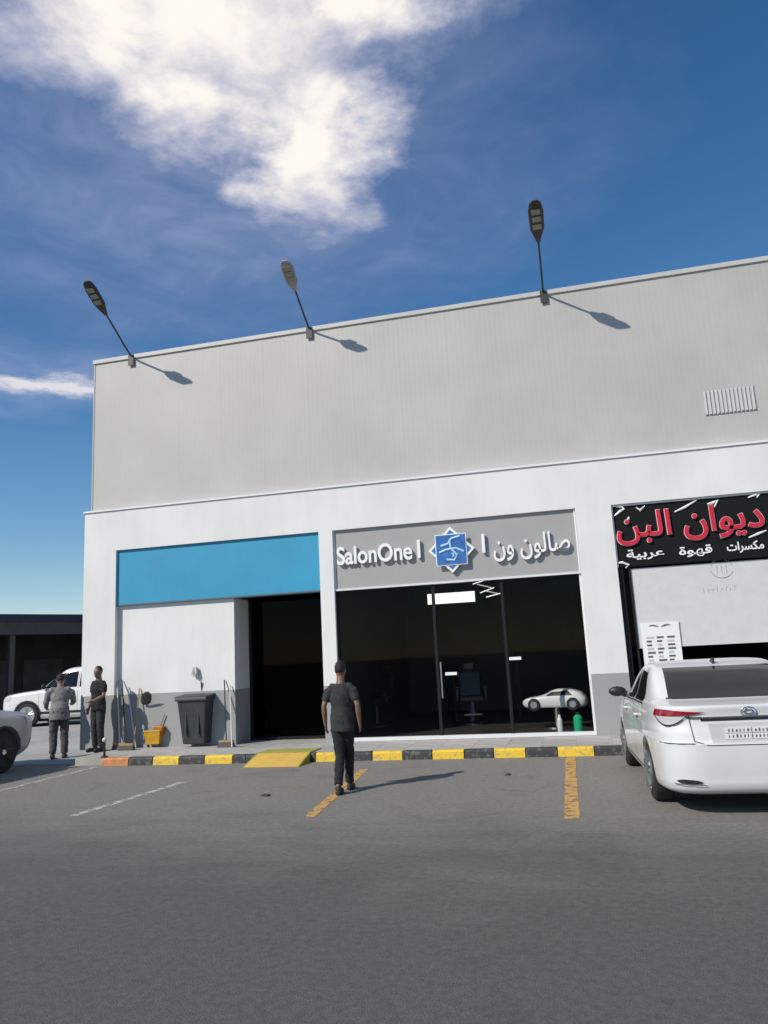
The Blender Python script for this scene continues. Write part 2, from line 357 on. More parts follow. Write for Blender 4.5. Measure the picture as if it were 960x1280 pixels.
bay_line(Vector((-9.15, 8.9, 0)), Vector((-9.1, 13.6, 0)), .13, pwht)
# scraps of litter lying on the asphalt
for k, (px, py, s) in enumerate([(333, 995, .07), (635, 969, .05)]):
    p = at_z(px, py); bmd = bmesh.new()
    ring = [(p.x+s*random.uniform(.6, 1.2)*math.cos(a), p.y+s*random.uniform(.6, 1.2)*math.sin(a), 0) for a in np.linspace(0, 6.28, 8)[:-1]]
    prism(bmd, ring, (0, 0, .012+.012*random.random()))
    tag(obj('litter_scrap', bmd, mat('litter_dark', (.05, .045, .04), .8)), ['dark flattened scrap on asphalt in front of the yellow ramp', 'dark scrap on asphalt below the salon window'][k], 'litter')

# ================================================================== BUILDING
XL = at_y(105, 700, D).x; XR = 13.0; ZL = at_y(108, 642, D).z; CY = D+.14
ZR = at_y(112, 452, CY).z
bld = tag(empty('commercial_building', (0, 0, 0)), 'low commercial building with ribbed grey upper cladding and white shopfront wall', 'building')
white = wall_mat('white_render', (.76, .75, .73), .15)
dadom = wall_mat('grey_dado', (.335, .335, .33), .16)
inner_dark = mat('interior_dark', (.10, .10, .10), .8, var=.3, vscale=1.5)
def zx(px, py, y=D): return at_y(px, py, y)
O1 = (zx(145, 691).x, zx(398, 667).x, zx(146, 691).z)
O2 = (zx(415, 663).x, zx(718.5, 636).x, zx(414, 663).z)
O3 = (zx(763, 628).x, 5.6, zx(763, 628).z)
ZT = (O1[2]+O2[2]+O3[2])/3
DADO = 1.27; WT = .34
pill = [(XL, O1[0]), (O1[1], O2[0]), (O2[1], O3[0]), (O3[1], XR)]
for a, c in pill:
    obj('pillar', B(a, c, D, D+WT, DADO, ZT), white, bld)
    obj('pillar_dado', B(a+.0, c-.0, D-.004, D+WT+.004, PZ-.02, DADO-.001), dadom, bld)
obj('lintel_wall', B(XL, XR, D+.001, D+WT, ZT+.001, ZL), white, bld)
obj('ledge_flashing', B(XL-.02, XR, D-.03, D+WT, ZL+.001, ZL+.04), mat('flashing', (.78, .78, .77), .4), bld)
# ribbed cladding, real folds
clad = wall_mat('cladding_metal', (.53, .512, .488), .14, .25); clad.node_tree.nodes['Principled BSDF'].inputs['Roughness'].default_value = .5
bmc = bmesh.new(); prof = []; x = XL+.10; P_ = .105
k = 0
while x < XR:
    h_ = .0005 if k % 10 else .0009
    prof += [(x, 0), (x+.058, 0), (x+.066, -h_), (x+.097, -h_)]; x += P_; k += 1
lo = [bmc.verts.new((a, CY+b_, ZL+.041)) for a, b_ in prof]; hi = [bmc.verts.new((a, CY+b_, ZR-.10)) for a, b_ in prof]
for i in range(len(prof)-1): bmc.faces.new([lo[i], lo[i+1], hi[i+1], hi[i]])
obj('cladding', bmc, clad, bld)
obj('cladding_corner', B(XL+.07, XL+.099, CY-.012, CY+.3, ZL+.041, ZR-.10), clad, bld)
obj('roof_coping', B(XL+.05, XR, CY-.035, CY+.35, ZR-.10, ZR), mat('coping', (.54, .525, .50), .45, var=.08, vscale=2), bld, bevel=.008)
obj('side_wall', B(XL+.08, XL+.33, CY+.31, 30, 0, ZR-.06), white, bld)
obj('upper_core', B(XL+.34, XR, CY+.02, 30, ZL+.02, ZR-.3), inner_dark, bld)
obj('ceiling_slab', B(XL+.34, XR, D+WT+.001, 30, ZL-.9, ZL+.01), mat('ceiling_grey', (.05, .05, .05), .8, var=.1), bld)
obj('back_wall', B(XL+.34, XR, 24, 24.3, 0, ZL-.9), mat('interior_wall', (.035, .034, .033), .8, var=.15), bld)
for xx in ((O1[1]+O2[0])/2, (O2[1]+O3[0])/2, 5.7):
    obj('partition_wall', B(xx-.08, xx+.08, D+WT+.006, 24, PZ, ZL-.9), mat('interior_wall', (.30, .30, .30)), bld)
# fine vertical louvre grille set in the upper cladding, and a tiny one
def grille(px0, py0, px1, py1, n):
    a = at_y(px0, py1, CY); c = at_y(px1, py0, CY); w = c.x-a.x
    f = obj('louvre_grille', B(a.x, c.x, CY-.012, CY+.02, a.z, c.z), mat('grille_back', (.40, .395, .385), .6), bld)
    for k in range(n):
        obj('louvre_slat', B(a.x+w*(k+.12)/n, a.x+w*(k+.62)/n, CY-.035, CY-.0125, a.z+.02, c.z-.02), mat('grille_slat', (.62, .61, .60), .5), f)
grille(882, 481, 942, 520, 13)

# ---- shop unit 1: blue board, white infill, dark entrance
y1 = D+.06; bz = zx(146, 758, D+.06).z
bs = tag(empty('blue_signboard', ((O1[0]+O1[1])/2, y1, bz)), 'plain bright blue blank signboard over the infilled shop unit', 'signboard')
blue = mat('sign_blue', (.03, .30, .50), .5, var=.12, vscale=.8)
obj('panel', B(-(O1[1]-O1[0])/2+.003, (O1[1]-O1[0])/2-.003, 0, .26, 0, ZT-bz-.003), blue, bs)
obj('edge_trim', B(-(O1[1]-O1[0])/2+.004, (O1[1]-O1[0])/2-.004, -.012, .015, .001, .03), mat('alu_dark', (.12, .12, .125), .45), bs)
yp = D+.13; xp = at_y(293, 800, yp).x
yr_ = D*xp/ at_y(312, 800, D).x
bmw = bmesh.new(); box(bmw, O1[0]+.002, xp, yp, yr_, DADO+.0, bz-.001)
obj('infill_wall', bmw, white, bld)
obj('infill_dado', B(O1[0]+.002, xp+.003, yp-.004, yr_+.003, PZ-.01, DADO-.001), dadom, bld)
tint = glass('tinted_glass', (.955, .96, .96))
black = mat('black_frame', (.012, .012, .013), .5, spec=.25)
obj('entrance_pane', B(xp+.06, O1[1]-.002, yr_-.012, yr_-.002, PZ+.06, ZT-.02), glass('entrance_glass', (.06, .06, .065)), bld)
obj('entrance_frame', B(xp+.004, xp+.07, yr_-.05, yr_+.02, PZ, ZT-.01), black, bld)
obj('entrance_sill', B(xp+.07, O1[1]-.003, yr_-.05, yr_+.02, PZ, PZ+.06), black, bld)
# a small dark red notice above the entrance
pr = at_y(343, 748, yr_-.06); 
# ---- shop unit 2: the salon
y2 = D+.07; yg = D+.14
sz = (zx(420, 738, y2).z + zx(722, 713, y2).z)/2
sw = O2[1]-O2[0]; scx = (O2[0]+O2[1])/2
ss = tag(empty('salon_signboard', (0, 0, 0)), 'grey salon signboard with raised white bilingual lettering and blue star emblem', 'signboard')
gpan = mat('sign_grey', (.365, .355, .345), .45, var=.06, vscale=.6)
obj('panel', B(O2[0]+.003, O2[1]-.003, y2, y2+.25, sz, ZT-.003), gpan, ss)
obj('bottom_trim', B(O2[0]+.004, O2[1]-.004, y2-.03, y2+.06, sz-.04, sz-.001), mat('alu_white', (.72, .72, .72), .35), ss)
for sx_ in (0, 1):
    xx = O2[0]+.004 if sx_ == 0 else O2[1]-.034
    obj('side_trim', B(xx, xx+.03, y2-.02, y2-.001, sz+.001, ZT-.005), mat('alu_white', ()), ss)
wl_ = mat('letter_white', (.86, .86, .85), .35)
def fac(px, py, y): return at_y(px, py, y)
yl = y2-.085
a = fac(421, 700, yl); c = fac(515, 681, yl)
letters('SalonOne', fac(515, 690, yl).x-fac(421, 697, yl).x, .38, .055, wl_, ss, 'letter', fac(421, 697, yl).x, fac(468, 703, yl).z, yl, .019)
p = fac(524, 699, yl); obj('divider_bar', B(p.x-.03, p.x+.03, yl, yl+.055, p.z+.03, p.z+.40), wl_, ss)
p = fac(605, 692, yl); obj('divider_bar', B(p.x-.03, p.x+.03, yl, yl+.055, p.z+.02, p.z+.40), wl_, ss)
AR1 = "\uFEE5\uFEED \uFEE5\uFEEE\uFEDF\uFE8E\uFEBB"
letters(AR1, fac(713, 686, yl).x-fac(617, 692, yl).x, .52, .055, wl_, ss, 'letter', fac(617, 692, yl).x, fac(660, 699, yl).z, yl, .010)
# emblem: upright blue square over a white-edged diamond
ec = fac(564, 687, yl)
def diamond(bm, cx, cz, r, y0, y1):
    prism(bm, [(cx+r, y0, cz), (cx, y0, cz+r), (cx-r, y0, cz), (cx, y0, cz-r)], (0, y1-y0, 0))
em = obj('emblem', (lambda q: (diamond(q, ec.x, ec.z, .47, yl-.005, yl+.06), q)[1])(bmesh.new()), wl_, ss)
obj('emblem_field', (lambda q: (diamond(q, ec.x, ec.z, .405, yl-.012, yl-.0055), q)[1])(bmesh.new()), mat('emblem_deep', (.04, .16, .44), .4), em)
obj('emblem_square_border', B(ec.x-.318, ec.x+.318, yl-.022, yl-.0125, ec.z-.318, ec.z+.318), wl_, em)
obj('emblem_square', B(ec.x-.30, ec.x+.30, yl-.03, yl-.0225, ec.z-.30, ec.z+.30), mat('emblem_blue', (.05, .20, .52), .35, col2=(.03, .10, .33), vscale=5), em)
lb = mat('emblem_light', (.45, .68, .85), .4)
for pts in ([(-.2, .08), (-.05, .12), (.02, .22), (.2, .26)], [(-.02, .2), (.0, .02), (.12, -.12), (.06, -.22), (-.1, -.2)], [(-.24, -.05), (-.1, 0), (.1, .02), (.26, -.06)], [(.0, -.08), (.05, -.1), (.04, -.15)]):
    bme = bmesh.new(); tube(bme, [(ec.x+u, yl-.031, ec.z+v) for u, v in pts], .022, 8, (1, 1)); obj('emblem_stroke', bme, lb, em)
# storefront glazing
xg = [O2[0], at_y(548, 850, yg).x, at_y(636, 850, yg).x, O2[1]]
alu = mat('alu_white', ())
for i in range(3):
    obj('salon_pane', B(xg[i]+.03, xg[i+1]-.03, yg, yg+.012, PZ+.07, sz-.04), tint, bld)
for i, xx in enumerate(xg[1:3]):
    obj('salon_mullion', B(xx-.03, xx+.03, yg-.03, yg+.04, PZ+.07, sz-.042), black, bld)
obj('salon_frame_jamb', B(O2[0]+.002, O2[0]+.045, yg-.06, yg+.04, PZ+.001, sz-.042), black, bld)
obj('salon_frame_jamb', B(O2[1]-.045, O2[1]-.002, yg-.06, yg+.04, PZ+.001, sz-.042), mat('alu_white', ()), bld)
obj('salon_sill_rail', B(O2[0]+.046, O2[1]-.046, yg-.05, yg+.05, PZ+.001, PZ+.07), mat('alu_white', ()), bld)
hb = bmesh.new(); p = at_y(552, 850, yg-.07); tube(hb, [(p.x, p.y, p.z-.35), (p.x, p.y, p.z+.35)], .016, 10); 
for dz in (-.25, .25): tube(hb, [(p.x, p.y, p.z+dz), (p.x, yg, p.z+dz)], .01, 8)
obj('door_handle', hb, mat('steel', (.55, .55, .56), .3, 1.0), bld)
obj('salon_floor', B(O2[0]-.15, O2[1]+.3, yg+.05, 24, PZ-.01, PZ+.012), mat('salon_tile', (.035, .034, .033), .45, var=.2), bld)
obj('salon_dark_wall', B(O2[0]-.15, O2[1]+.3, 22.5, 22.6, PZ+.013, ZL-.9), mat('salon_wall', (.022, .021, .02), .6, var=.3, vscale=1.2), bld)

# ---- shop unit 3: coffee shop
y3 = D+.07
cz3 = (zx(778, 709, y3).z)
cs = tag(empty('coffee_signboard', (0, 0, 0)), 'black coffee shop signboard with large red and white Arabic lettering', 'signboard')
blk = mat('sign_black', (.010, .010, .011), .6, var=.2, vscale=.7, spec=.15)
obj('panel', B(O3[0]+.003, O3[1]-.003, y3, y3+.22, cz3, ZT-.003), blk, cs)
tr = mat('alu_white', ())
obj('edge_trim', B(O3[0]+.004, O3[1]-.004, y3-.03, y3-.001, ZT-.035, ZT-.004), tr, cs)
obj('edge_trim', B(O3[0]+.004, O3[0]+.03, y3-.03, y3-.001, cz3+.001, ZT-.036), tr, cs)
red = mat('letter_red', (.58, .015, .04), .35); pink = mat('letter_rim', (.80, .50, .52), .4)
yl3 = y3-.045
x0 = fac(770, 665, yl3).x; x1 = fac(957, 655, yl3).x; zb = fac(790, 682, yl3).z
AR2 = "\uFEE6\uFE92\uFEDF\uFE8D \uFEE5\uFE8D\uFEEE\uFEF3\uFEA9"
letters(AR2, x1-x0, .66, .02, pink, cs, 'letter_rim', x0, zb, yl3+.012, .026)
letters(AR2, x1-x0-.03, .635, .02, red, cs, 'letter', x0+.015, zb+.0125, yl3-.01, .013)
for (wd, pa, pb, py) in (("\uFE94\uFEF4\uFE91\uFEAE\uFECB", 784, 832, 701), ("\uFE93\uFEEE\uFEEC\uFED7", 850, 892, 697), ("\uFE95\uFE8D\uFEAE\uFEB4\uFEDC\uFEE3", 910, 957, 692)):
    xa, xb = fac(pa, py, yl3).x, fac(pb, py, yl3).x
    letters(wd, xb-xa, .21, .012, wl_, cs, 'small_letter', xa, fac(pa, py, yl3).z, yl3+.03, .02)
# white swirls round the lettering
for pts in ([(768, 645), (775, 639), (780, 636), (777, 633), (770, 634)], [(795, 634), (800, 638), (806, 632)], [(843, 640), (856, 634), (871, 625)], [(884, 630), (892, 628), (897, 625), (893, 634)], [(935, 622), (945, 618), (950, 616), (946, 622)], [(936, 672), (948, 667), (958, 663)], [(783, 650), (786, 648), (786, 646)], [(770, 704), (778, 703), (786, 706), (782, 710)]):
    bme = bmesh.new(); n = len(pts)
    tube(bme, [fac(u, v, yl3+.036) for u, v in pts], [.012]+[.026]*(n-2)+[.01], 8, (1, 1)); obj('white_swirl', bme, wl_, cs)
# glazing under the sign: dark frame, frosted film sheet, clear strip
yg3 = D+.13
fx = fac(792, 760, yg3).x; zf0 = (fac(870, 807, yg3).z); zf1 = cz3-.02
xm = [O3[0]+.08, fx, fx+2.6, O3[1]-.05]
film = mat('window_film', (.58, .575, .565), .4, col2=(.63, .625, .615), vscale=5.5)
pane3 = glass('coffee_glass', (.12, .12, .12))
for i in range(3): obj('coffee_pane', B(xm[i]+.02, xm[i+1]-.02, yg3+.001, yg3+.012, PZ+.10, cz3-.001), pane3, bld)
for i, xx in enumerate(xm): obj('coffee_mullion', B(xx-.02, xx+.02, yg3-.03, yg3+.05, PZ+.10, cz3-.001), black, bld)
obj('coffee_jamb', B(O3[0]+.002, O3[0]+.059, yg3-.06, yg3+.05, PZ, cz3-.001), black, bld)
obj('coffee_sill', B(O3[0]+.06, O3[1]-.002, yg3-.04, yg3+.05, PZ, PZ+.099), black, bld)
for i in (1, 2): 
    fo = obj('window_film', B(xm[i]+.022, xm[i+1]-.022, yg3-.004, yg3+.0005, zf0, zf1-.02), film, bld)
gsoft = mat('film_print', (.44, .44, .45), .5)
fc_ = fac(902, 712, yg3-.008)
for a0, a1 in ((.3, 2.7), (3.3, 5.9)):
    bme = bmesh.new(); tube(bme, [(fc_.x+.20*math.cos(a), yg3-.006, fc_.z+.02+.17*math.sin(a)) for a in np.linspace(a0, a1, 14)], .012, 6, (1, .3)); obj('film_print_arc', bme, gsoft, bld)
for k in range(3):
    bme = bmesh.new(); tube(bme, [(fc_.x-.08+.08*k+.015*math.sin(q*5), yg3-.006, fc_.z-.06+.06*q) for q in (0, .6, 1.2, 1.8, 2.4)], .010, 6, (1, .3)); obj('film_print_steam', bme, gsoft, bld)
for k in range(8):
    p = fac(880+k*5.5, 741-k*.5, yg3-.008); bme = bmesh.new(); hgt = (.09, .06, .06, .10, .05, .08, .06, .09)[k]
    tube(bme, [(p.x, yg3-.006, p.z), (p.x+.01*(k % 2), yg3-.006, p.z+hgt), (p.x+.04, yg3-.006, p.z+hgt*.8)][:3 if k % 3 else 2], .009, 6, (1, .3)); obj('film_print_mark', bme, gsoft, bld)
obj('coffee_counter', B(O3[0]+.3, O3[1]-.2, 18, 18.6, PZ, 1.2), mat('counter', (.10, .06, .04), .5, var=.2), bld)
obj('coffee_floor', B(O3[0]-.25, O3[1]+.05, yg3+.06, 24, PZ-.01, PZ+.012), mat('coffee_tile', (.03, .028, .026), .5), bld)

# poster board on the coffee window
pb0 = fac(806, 832, D+.08); pb1 = fac(848, 776, D+.08)
po = tag(empty('notice_board', (pb0.x, D+.09, pb0.z-.7)), 'white printed notice board standing against the coffee shop window', 'notice')
hh = pb1.z-pb0.z+.7; ww = pb1.x-pb0.x
obj('board', B(0, ww, 0, .015, 0, hh), mat('poster_white', (.80, .80, .79), .5), po)
ink = mat('poster_ink', (.10, .10, .11), .6); gry = mat('poster_grey', (.5, .5, .5), .6)
bme = bmesh.new()
for s_ in (-1, 1): tube(bme, [(ww*.5+s_*ww*q, -.003, hh-.10+.05*math.sin(math.pi*q*2.6)) for q in (.04, .12, .2, .28)], [.012, .026, .022, .008], 8, (1, .3))
obj('print_mark', bme, ink, po)
for k in range(8):
    z_ = hh-.30-.07*k
    for j in range(3): obj('print_mark', B(ww*(.12+.27*j), ww*(.12+.27*j)+ww*random.uniform(.12, .22), -.004, -.0005, z_, z_+.035), ink if (k+j) % 3 else gry, po)
for xx in (.04, ww-.08): obj('leg', B(xx, xx+.04, .016, .05, PZ-(pb0.z-.7), hh-.05), mat('alu_white', ()), po)

# ================================================================== ROOF FLOODLIGHTS
dm = mat('lamp_dark', (.06, .055, .05), .45, .3); lens = mat('lamp_lens', (.30, .29, .25), .25); lemit = mat('lamp_led', (.6, .55, .4), .3)
def floodlight(x, label, E_OUT, rise, hm_):
    f = tag(empty('floodlight', (x, CY-.04, ZR-.06)), label, 'lamp', 'floodlights on arms along the roof edge')
    d = Vector((0, -E_OUT, rise))
    a = bmesh.new(); tube(a, [(0, .04, -.0), d*.15, d*.62], [.022, .022, .02], 10); obj('arm', a, dm, f)
    obj('bracket', B(-.07, .07, -.012, .0, -.22, .05), dm, f)
    u = d.normalized(); n = Vector((0, u.z, -u.y)); n = -n if n.z < 0 else n
    hm = bmesh.new(); pts = []
    secs = [(.58, .035, .035), (.64, .075, .05), (.72, .135, .055), (.90, .145, .045), (.98, .11, .03), (1.0, .06, .02)]
    rings = []
    for s, hw, ht in secs:
        c = d*s; rings.append([hm.verts.new(c+Vector((hw*cx, 0, 0))+n*(ht*cz)) for cx, cz in ((-1, -.5), (-.8, -1), (.8, -1), (1, -.5), (.9, .4), (.45, 1), (-.45, 1), (-.9, .4))])
    for r1, r2 in zip(rings, rings[1:]):
        for k in range(8): hm.faces.new([r1[k], r1[(k+1) % 8], r2[(k+1) % 8], r2[k]])
    hm.faces.new(rings[0][::-1]); hm.faces.new(rings[-1])
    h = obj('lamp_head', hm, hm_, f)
    for k in range(3):
        lm = bmesh.new(); c = d*(.75+.075*k) - n*.062
        prism(lm, [c+Vector((sx*.085, 0, 0))+u*(sy*.055) for sx, sy in ((-1, -1), (1, -1), (1, 1), (-1, 1))], n*.014); obj('lens', lm, lens, h)
    fm = bmesh.new()
    for k in range(5):
        c = d*(.70+.03*k)+n*.045; prism(fm, [c+Vector((sx*.09, 0, 0))+u*(sy*.006) for sx, sy in ((-1, -1), (1, -1), (1, 1), (-1, 1))], n*.03)
    obj('cooling_fin', fm, dm, h)
for px, py, lb_ in ((165, 442, 'dark floodlight on roof arm above the blue signboard'), (387, 411, 'floodlight, head painted paler as if sky-lit, on roof arm above the gap between blue board and salon'), (679, 365, 'dark floodlight on roof arm above the Arabic half of the salon sign')):
    floodlight(at_y(px, py, CY).x, lb_, *{165: (1.77, 1.07), 387: (1.45, .92), 679: (1.85, 1.0)}[px], mat('lamp_sky_lit', (.34, .33, .36), .4) if px == 387 else dm)  # middle head: same lamp, reflected sky light painted in as a lighter grey

# ================================================================== INSIDE THE SALON
lampw = mat('led_panel', (.9, .9, .9), .4, emit=(1, .97, .92), estr=1.15)
yi = yg+1.6; a = at_y(535, 755, yi); c = at_y(593, 738, yi)
lp = tag(empty('ceiling_light', ((a.x+c.x)/2, yi, (a.z+c.z)/2)), 'bright rectangular light panel hanging inside the salon', 'light')
w2 = (c.x-a.x)/2
obj('diffuser', B(-w2, w2, -.02, .0, -.13, .10), lampw, lp); obj('housing', B(-w2-.02, w2+.02, .001, .06, -.15, .12), black, lp)
for s_ in (-1, 1):
    q = bmesh.new(); tube(q, [(s_*w2*.8, .03, .12), (s_*w2*.8, .03, ZL-.9-(a.z+c.z)/2)], .006, 6); obj('cable', q, black, lp)
ring = tag(empty('zigzag_light', at_y(606, 738, yi+.3)), 'zigzag of thin lit tubes beside the panel light in the salon', 'light')
for k, (dx, dz, an) in enumerate(((-.1, .2, .25), (0, .1, -.3), (.05, .0, .3), (.15, -.05, -.3), (.18, -.12, .2))):
    q = bmesh.new(); tube(q, [(dx-.16, 0, dz-.16*an), (dx+.16, 0, dz+.16*an)], .010, 8); obj('lit_tube', q, lampw if k % 2 == 0 else mat('led_soft', (.8, .8, .8), .4, emit=(1, .95, .9), estr=.5), ring)
q = bmesh.new(); tube(q, [(.02, .02, .1), (.02, .02, ZL-.9-ring.location.z)], .006, 6); obj('cable', q, black, ring)
for px, py, lb_ in ((564, 842, 'small lit mirror lamp left of the salon door handle'), (644, 823, 'small lit lamp higher up deep in the salon')):
    p = at_y(px, py, 19.0); q = tag(empty('mirror_lamp', p), ['small lit lamp beside the salon door handle', 'small lit lamp above the toy car chair in the salon'][px > 600], 'light', 'small lamps in the salon')
    obj('glow_tube', B(-.14, .14, -.04, 0, -.035, .035), mat('led_spot', (.9, .9, .9), .4, emit=(1, .97, .93), estr=.9), q); obj('bracket', B(-.03, .03, .001, .3, -.03, .03), black, q)
    obj('stand', B(-.03, .03, .3, .36, PZ+.012-p.z, .1), black, q)

# two barber chairs deep in the dark salon
def barber_chair(px, Y, rz, label):
    p = at_y(px, 880, Y); c = tag(empty('barber_chair', (p.x, Y, PZ+.012), rz), label, 'barber chair', 'black barber chairs in the salon')
    lea = mat('chair_leather', (.03, .028, .027), .35, var=.2); ch_ = mat('dull_steel', (.10, .10, .10), .5, .6)
    obj('seat', B(-.28, .28, -.28, .28, .50, .64), lea, c, bevel=.04)
    q = bmesh.new(); prism(q, [(-.26, -.28, .62), (-.26, -.20, .62), (-.26, -.36, 1.20), (-.26, -.46, 1.18)], (.52, 0, 0)); obj('backrest', q, lea, c, bevel=.03)
    obj('headrest', B(-.13, .13, -.52, -.42, 1.22, 1.40), lea, c, bevel=.03)
    for sx in (-1, 1): obj('armrest', B(sx*.33-.04, sx*.33+.04, -.25, .22, .78, .84), lea, c, bevel=.02); obj('arm_support', B(sx*.33-.02, sx*.33+.02, -.05, .05, .56, .78), ch_, c)
    q = bmesh.new(); lathe(q, [(.34, 0), (.34, .03), (.08, .06), (.07, .50)], (0, 0, 0), 'z', 24); obj('pedestal', q, ch_, c)
    obj('footrest', B(-.2, .2, .36, .50, .22, .26), ch_, c, bevel=.01); obj('footrest_bar', B(-.03, .03, .2, .44, .26, .52), ch_, c)
barber_chair(470, 18.6, R(150), 'black barber chair in the gloom behind the widest salon pane'); barber_chair(590, 18.4, R(190), 'black barber chair in the gloom behind the narrow middle salon pane')

# ================================================================== CARS
class Shape:
    """car body as stacked plan outlines: rows (z, y_rear, y_front, half_width, corner exponent)"""
    def __init__(s, rows, sub=7):
        A = np.array(rows, float); n = len(A); out = []
        for i in range(n-1):
            p0, p1, p2, p3 = A[max(i-1, 0)], A[i], A[i+1], A[min(i+2, n-1)]
            for k in range(sub):
                t = k/sub; m1 = (p2-p0)/2; m2 = (p3-p1)/2
                q = (2*t**3-3*t*t+1)*p1+(t**3-2*t*t+t)*m1+(-2*t**3+3*t*t)*p2+(t**3-t*t)*m2
                if out and q[0] <= out[-1][0]+1e-4: q[0] = out[-1][0]+1e-4
                out.append(q)
        out.append(A[-1]); s.R = np.array(out)
    def row(s, z): return [float(np.interp(z, s.R[:, 0], s.R[:, k])) for k in range(1, 5)]
    def ring(s, r, dirs):
        z, a, f, w, n = r; yc = (a+f)/2; l = (f-a)/2; pts = []
        for ux, uy in dirs:
            dx, dy = ux*w, uy*l; k = (abs(dx/w)**n+abs(dy/l)**n)**(-1/n); pts.append((dx*k, yc+dy*k, z))
        return pts
    def body(s, per=26):
        dirs = []
        for i in range(per): dirs.append((1, -1+2*i/per))
        m = per//2
        for i in range(m): dirs.append((1-2*i/m, 1))
        for i in range(per): dirs.append((-1, 1-2*i/per))
        for i in range(m): dirs.append((-1+2*i/m, -1))
        bm = bmesh.new(); rings = [[bm.verts.new(p) for p in s.ring(r, dirs)] for r in s.R]; n = len(dirs)
        for r1, r2 in zip(rings, rings[1:]):
            for k in range(n): bm.faces.new([r1[k], r1[(k+1) % n], r2[(k+1) % n], r2[k]])
        bm.faces.new(rings[0][::-1]); bm.faces.new(rings[-1]); return bm
    def side(s, y, z, sg, off=.004):
        a, f, w, n = s.row(z); yc, l = (a+f)/2, (f-a)/2; u = min(abs((y-yc)/l), .9999)
        return Vector((sg*(w*(1-u**n)**(1/n)+off), y, z))
    def end(s, x, z, sg, off=.004):
        a, f, w, n = s.row(z); yc, l = (a+f)/2, (f-a)/2; u = min(abs(x/w), .9999)
        return Vector((x, yc+sg*(l*(1-u**n)**(1/n)+off), z))
    def wrap(s, p, z, sx, sy, off=.006):
        """p in -1..1 runs along the side (-1..0) then round the corner along the end (0..1)"""
        a, f, w, n = s.row(z); yc, l = (a+f)/2, (f-a)/2
        dx, dy = ((1.0, 1.0+p) if p < 0 else (1.0-p, 1.0)); dx *= w*sx; dy *= l*sy
        k = (abs(dx/w)**n+abs(dy/l)**n)**(-1/n); v = Vector((dx*k, yc+dy*k, z))
        nn = Vector(((abs(v.x)/w)**(n-1)/w*(1 if v.x > 0 else -1), (abs(v.y-yc)/l)**(n-1)/l*(1 if v.y > yc else -1), 0)).normalized()
        return v+nn*off
def sheet(fn, nu, nv, back=.012):
    """grid patch from fn(u,v) with a turned-in rim, so it has an edge"""
    bm = bmesh.new(); g = [[bm.verts.new(fn(i/nu, j/nv)) for j in range(nv+1)] for i in range(nu+1)]
    for i in range(nu):
        for j in range(nv): bm.faces.new([g[i][j], g[i+1][j], g[i+1][j+1], g[i][j+1]])
    bm.normal_update()
    return bm
def quad(c):
    (a, b, d, e) = c     # bottom-left, bottom-right, top-right, top-left in 2D
    def f(u, v): 
        lo = (a[0]+(b[0]-a[0])*u, a[1]+(b[1]-a[1])*u); hi = (e[0]+(d[0]-e[0])*u, e[1]+(d[1]-e[1])*u)
        return (lo[0]+(hi[0]-lo[0])*v, lo[1]+(hi[1]-lo[1])*v)
    return f
tyre_m = mat('tyre', (.022, .022, .023), .85, bump=.3, bscale=80); rim_m = mat('rim', (.45, .45, .46), .35, .9); liner = mat('arch_liner', (.012, .012, .012), .9)
trim_m = mat('black_trim', (.018, .018, .019), .45); cglass = mat('car_glass', (.010, .011, .012), .05, spec=.38); chrome = mat('chrome', (.75, .75, .76), .15, 1.0)
tl_red = mat('tail_red', (.27, .008, .022), .12, coat=.6); tl_clear = mat('tail_clear', (.55, .55, .56), .12, coat=.5); seam_m = mat('panel_gap', (.05, .05, .05), .7)
def wheel(parent, x, y, r, w, name='wheel'):
    sg = 1 if x > 0 else -1
    wb = bmesh.new(); lathe(wb, [(r*.62, -w/2), (r*.90, -w/2), (r*.985, -w*.38), (r, -w*.2), (r, w*.2), (r*.985, w*.38), (r*.90, w/2), (r*.62, w/2)], (0, 0, 0), 'x', 40)
    t = obj(name, wb, tyre_m, parent, smooth=False); t.location = (x, y, r)
    rb = bmesh.new(); xo = sg*w*.40
    lathe(rb, [(r*.66, -.03), (r*.66, .03)], (xo, 0, 0), 'x', 32); rr = obj('rim', rb, mat('rim_dark', (.10, .10, .105), .5, .5), t)
    for k in range(5):
        a = 2*math.pi*k/5+.3; sb = bmesh.new()
        for da in (-.17, .17):
            tube(sb, [(xo+sg*.034, 0.03*math.cos(a), .03*math.sin(a)), (xo+sg*.034, r*.63*math.cos(a+da), r*.63*math.sin(a+da))], [.03, .022], 6)
        obj('spoke', sb, rim_m, t)
    cb = bmesh.new(); lathe(cb, [(r*.13, -.02), (r*.13, .06)], (xo, 0, 0), 'x', 16) if sg > 0 else lathe(cb, [(r*.13, -.06), (r*.13, .02)], (xo, 0, 0), 'x', 16)
    obj('hub_cap', cb, chrome, t)
    ob = bmesh.new(); lathe(ob, [(r*.62, -.008), (r*.70, -.008), (r*.70, .012), (r*.62, .012)], (xo+sg*.03, 0, 0), 'x', 40); obj('rim_lip', ob, rim_m, t)
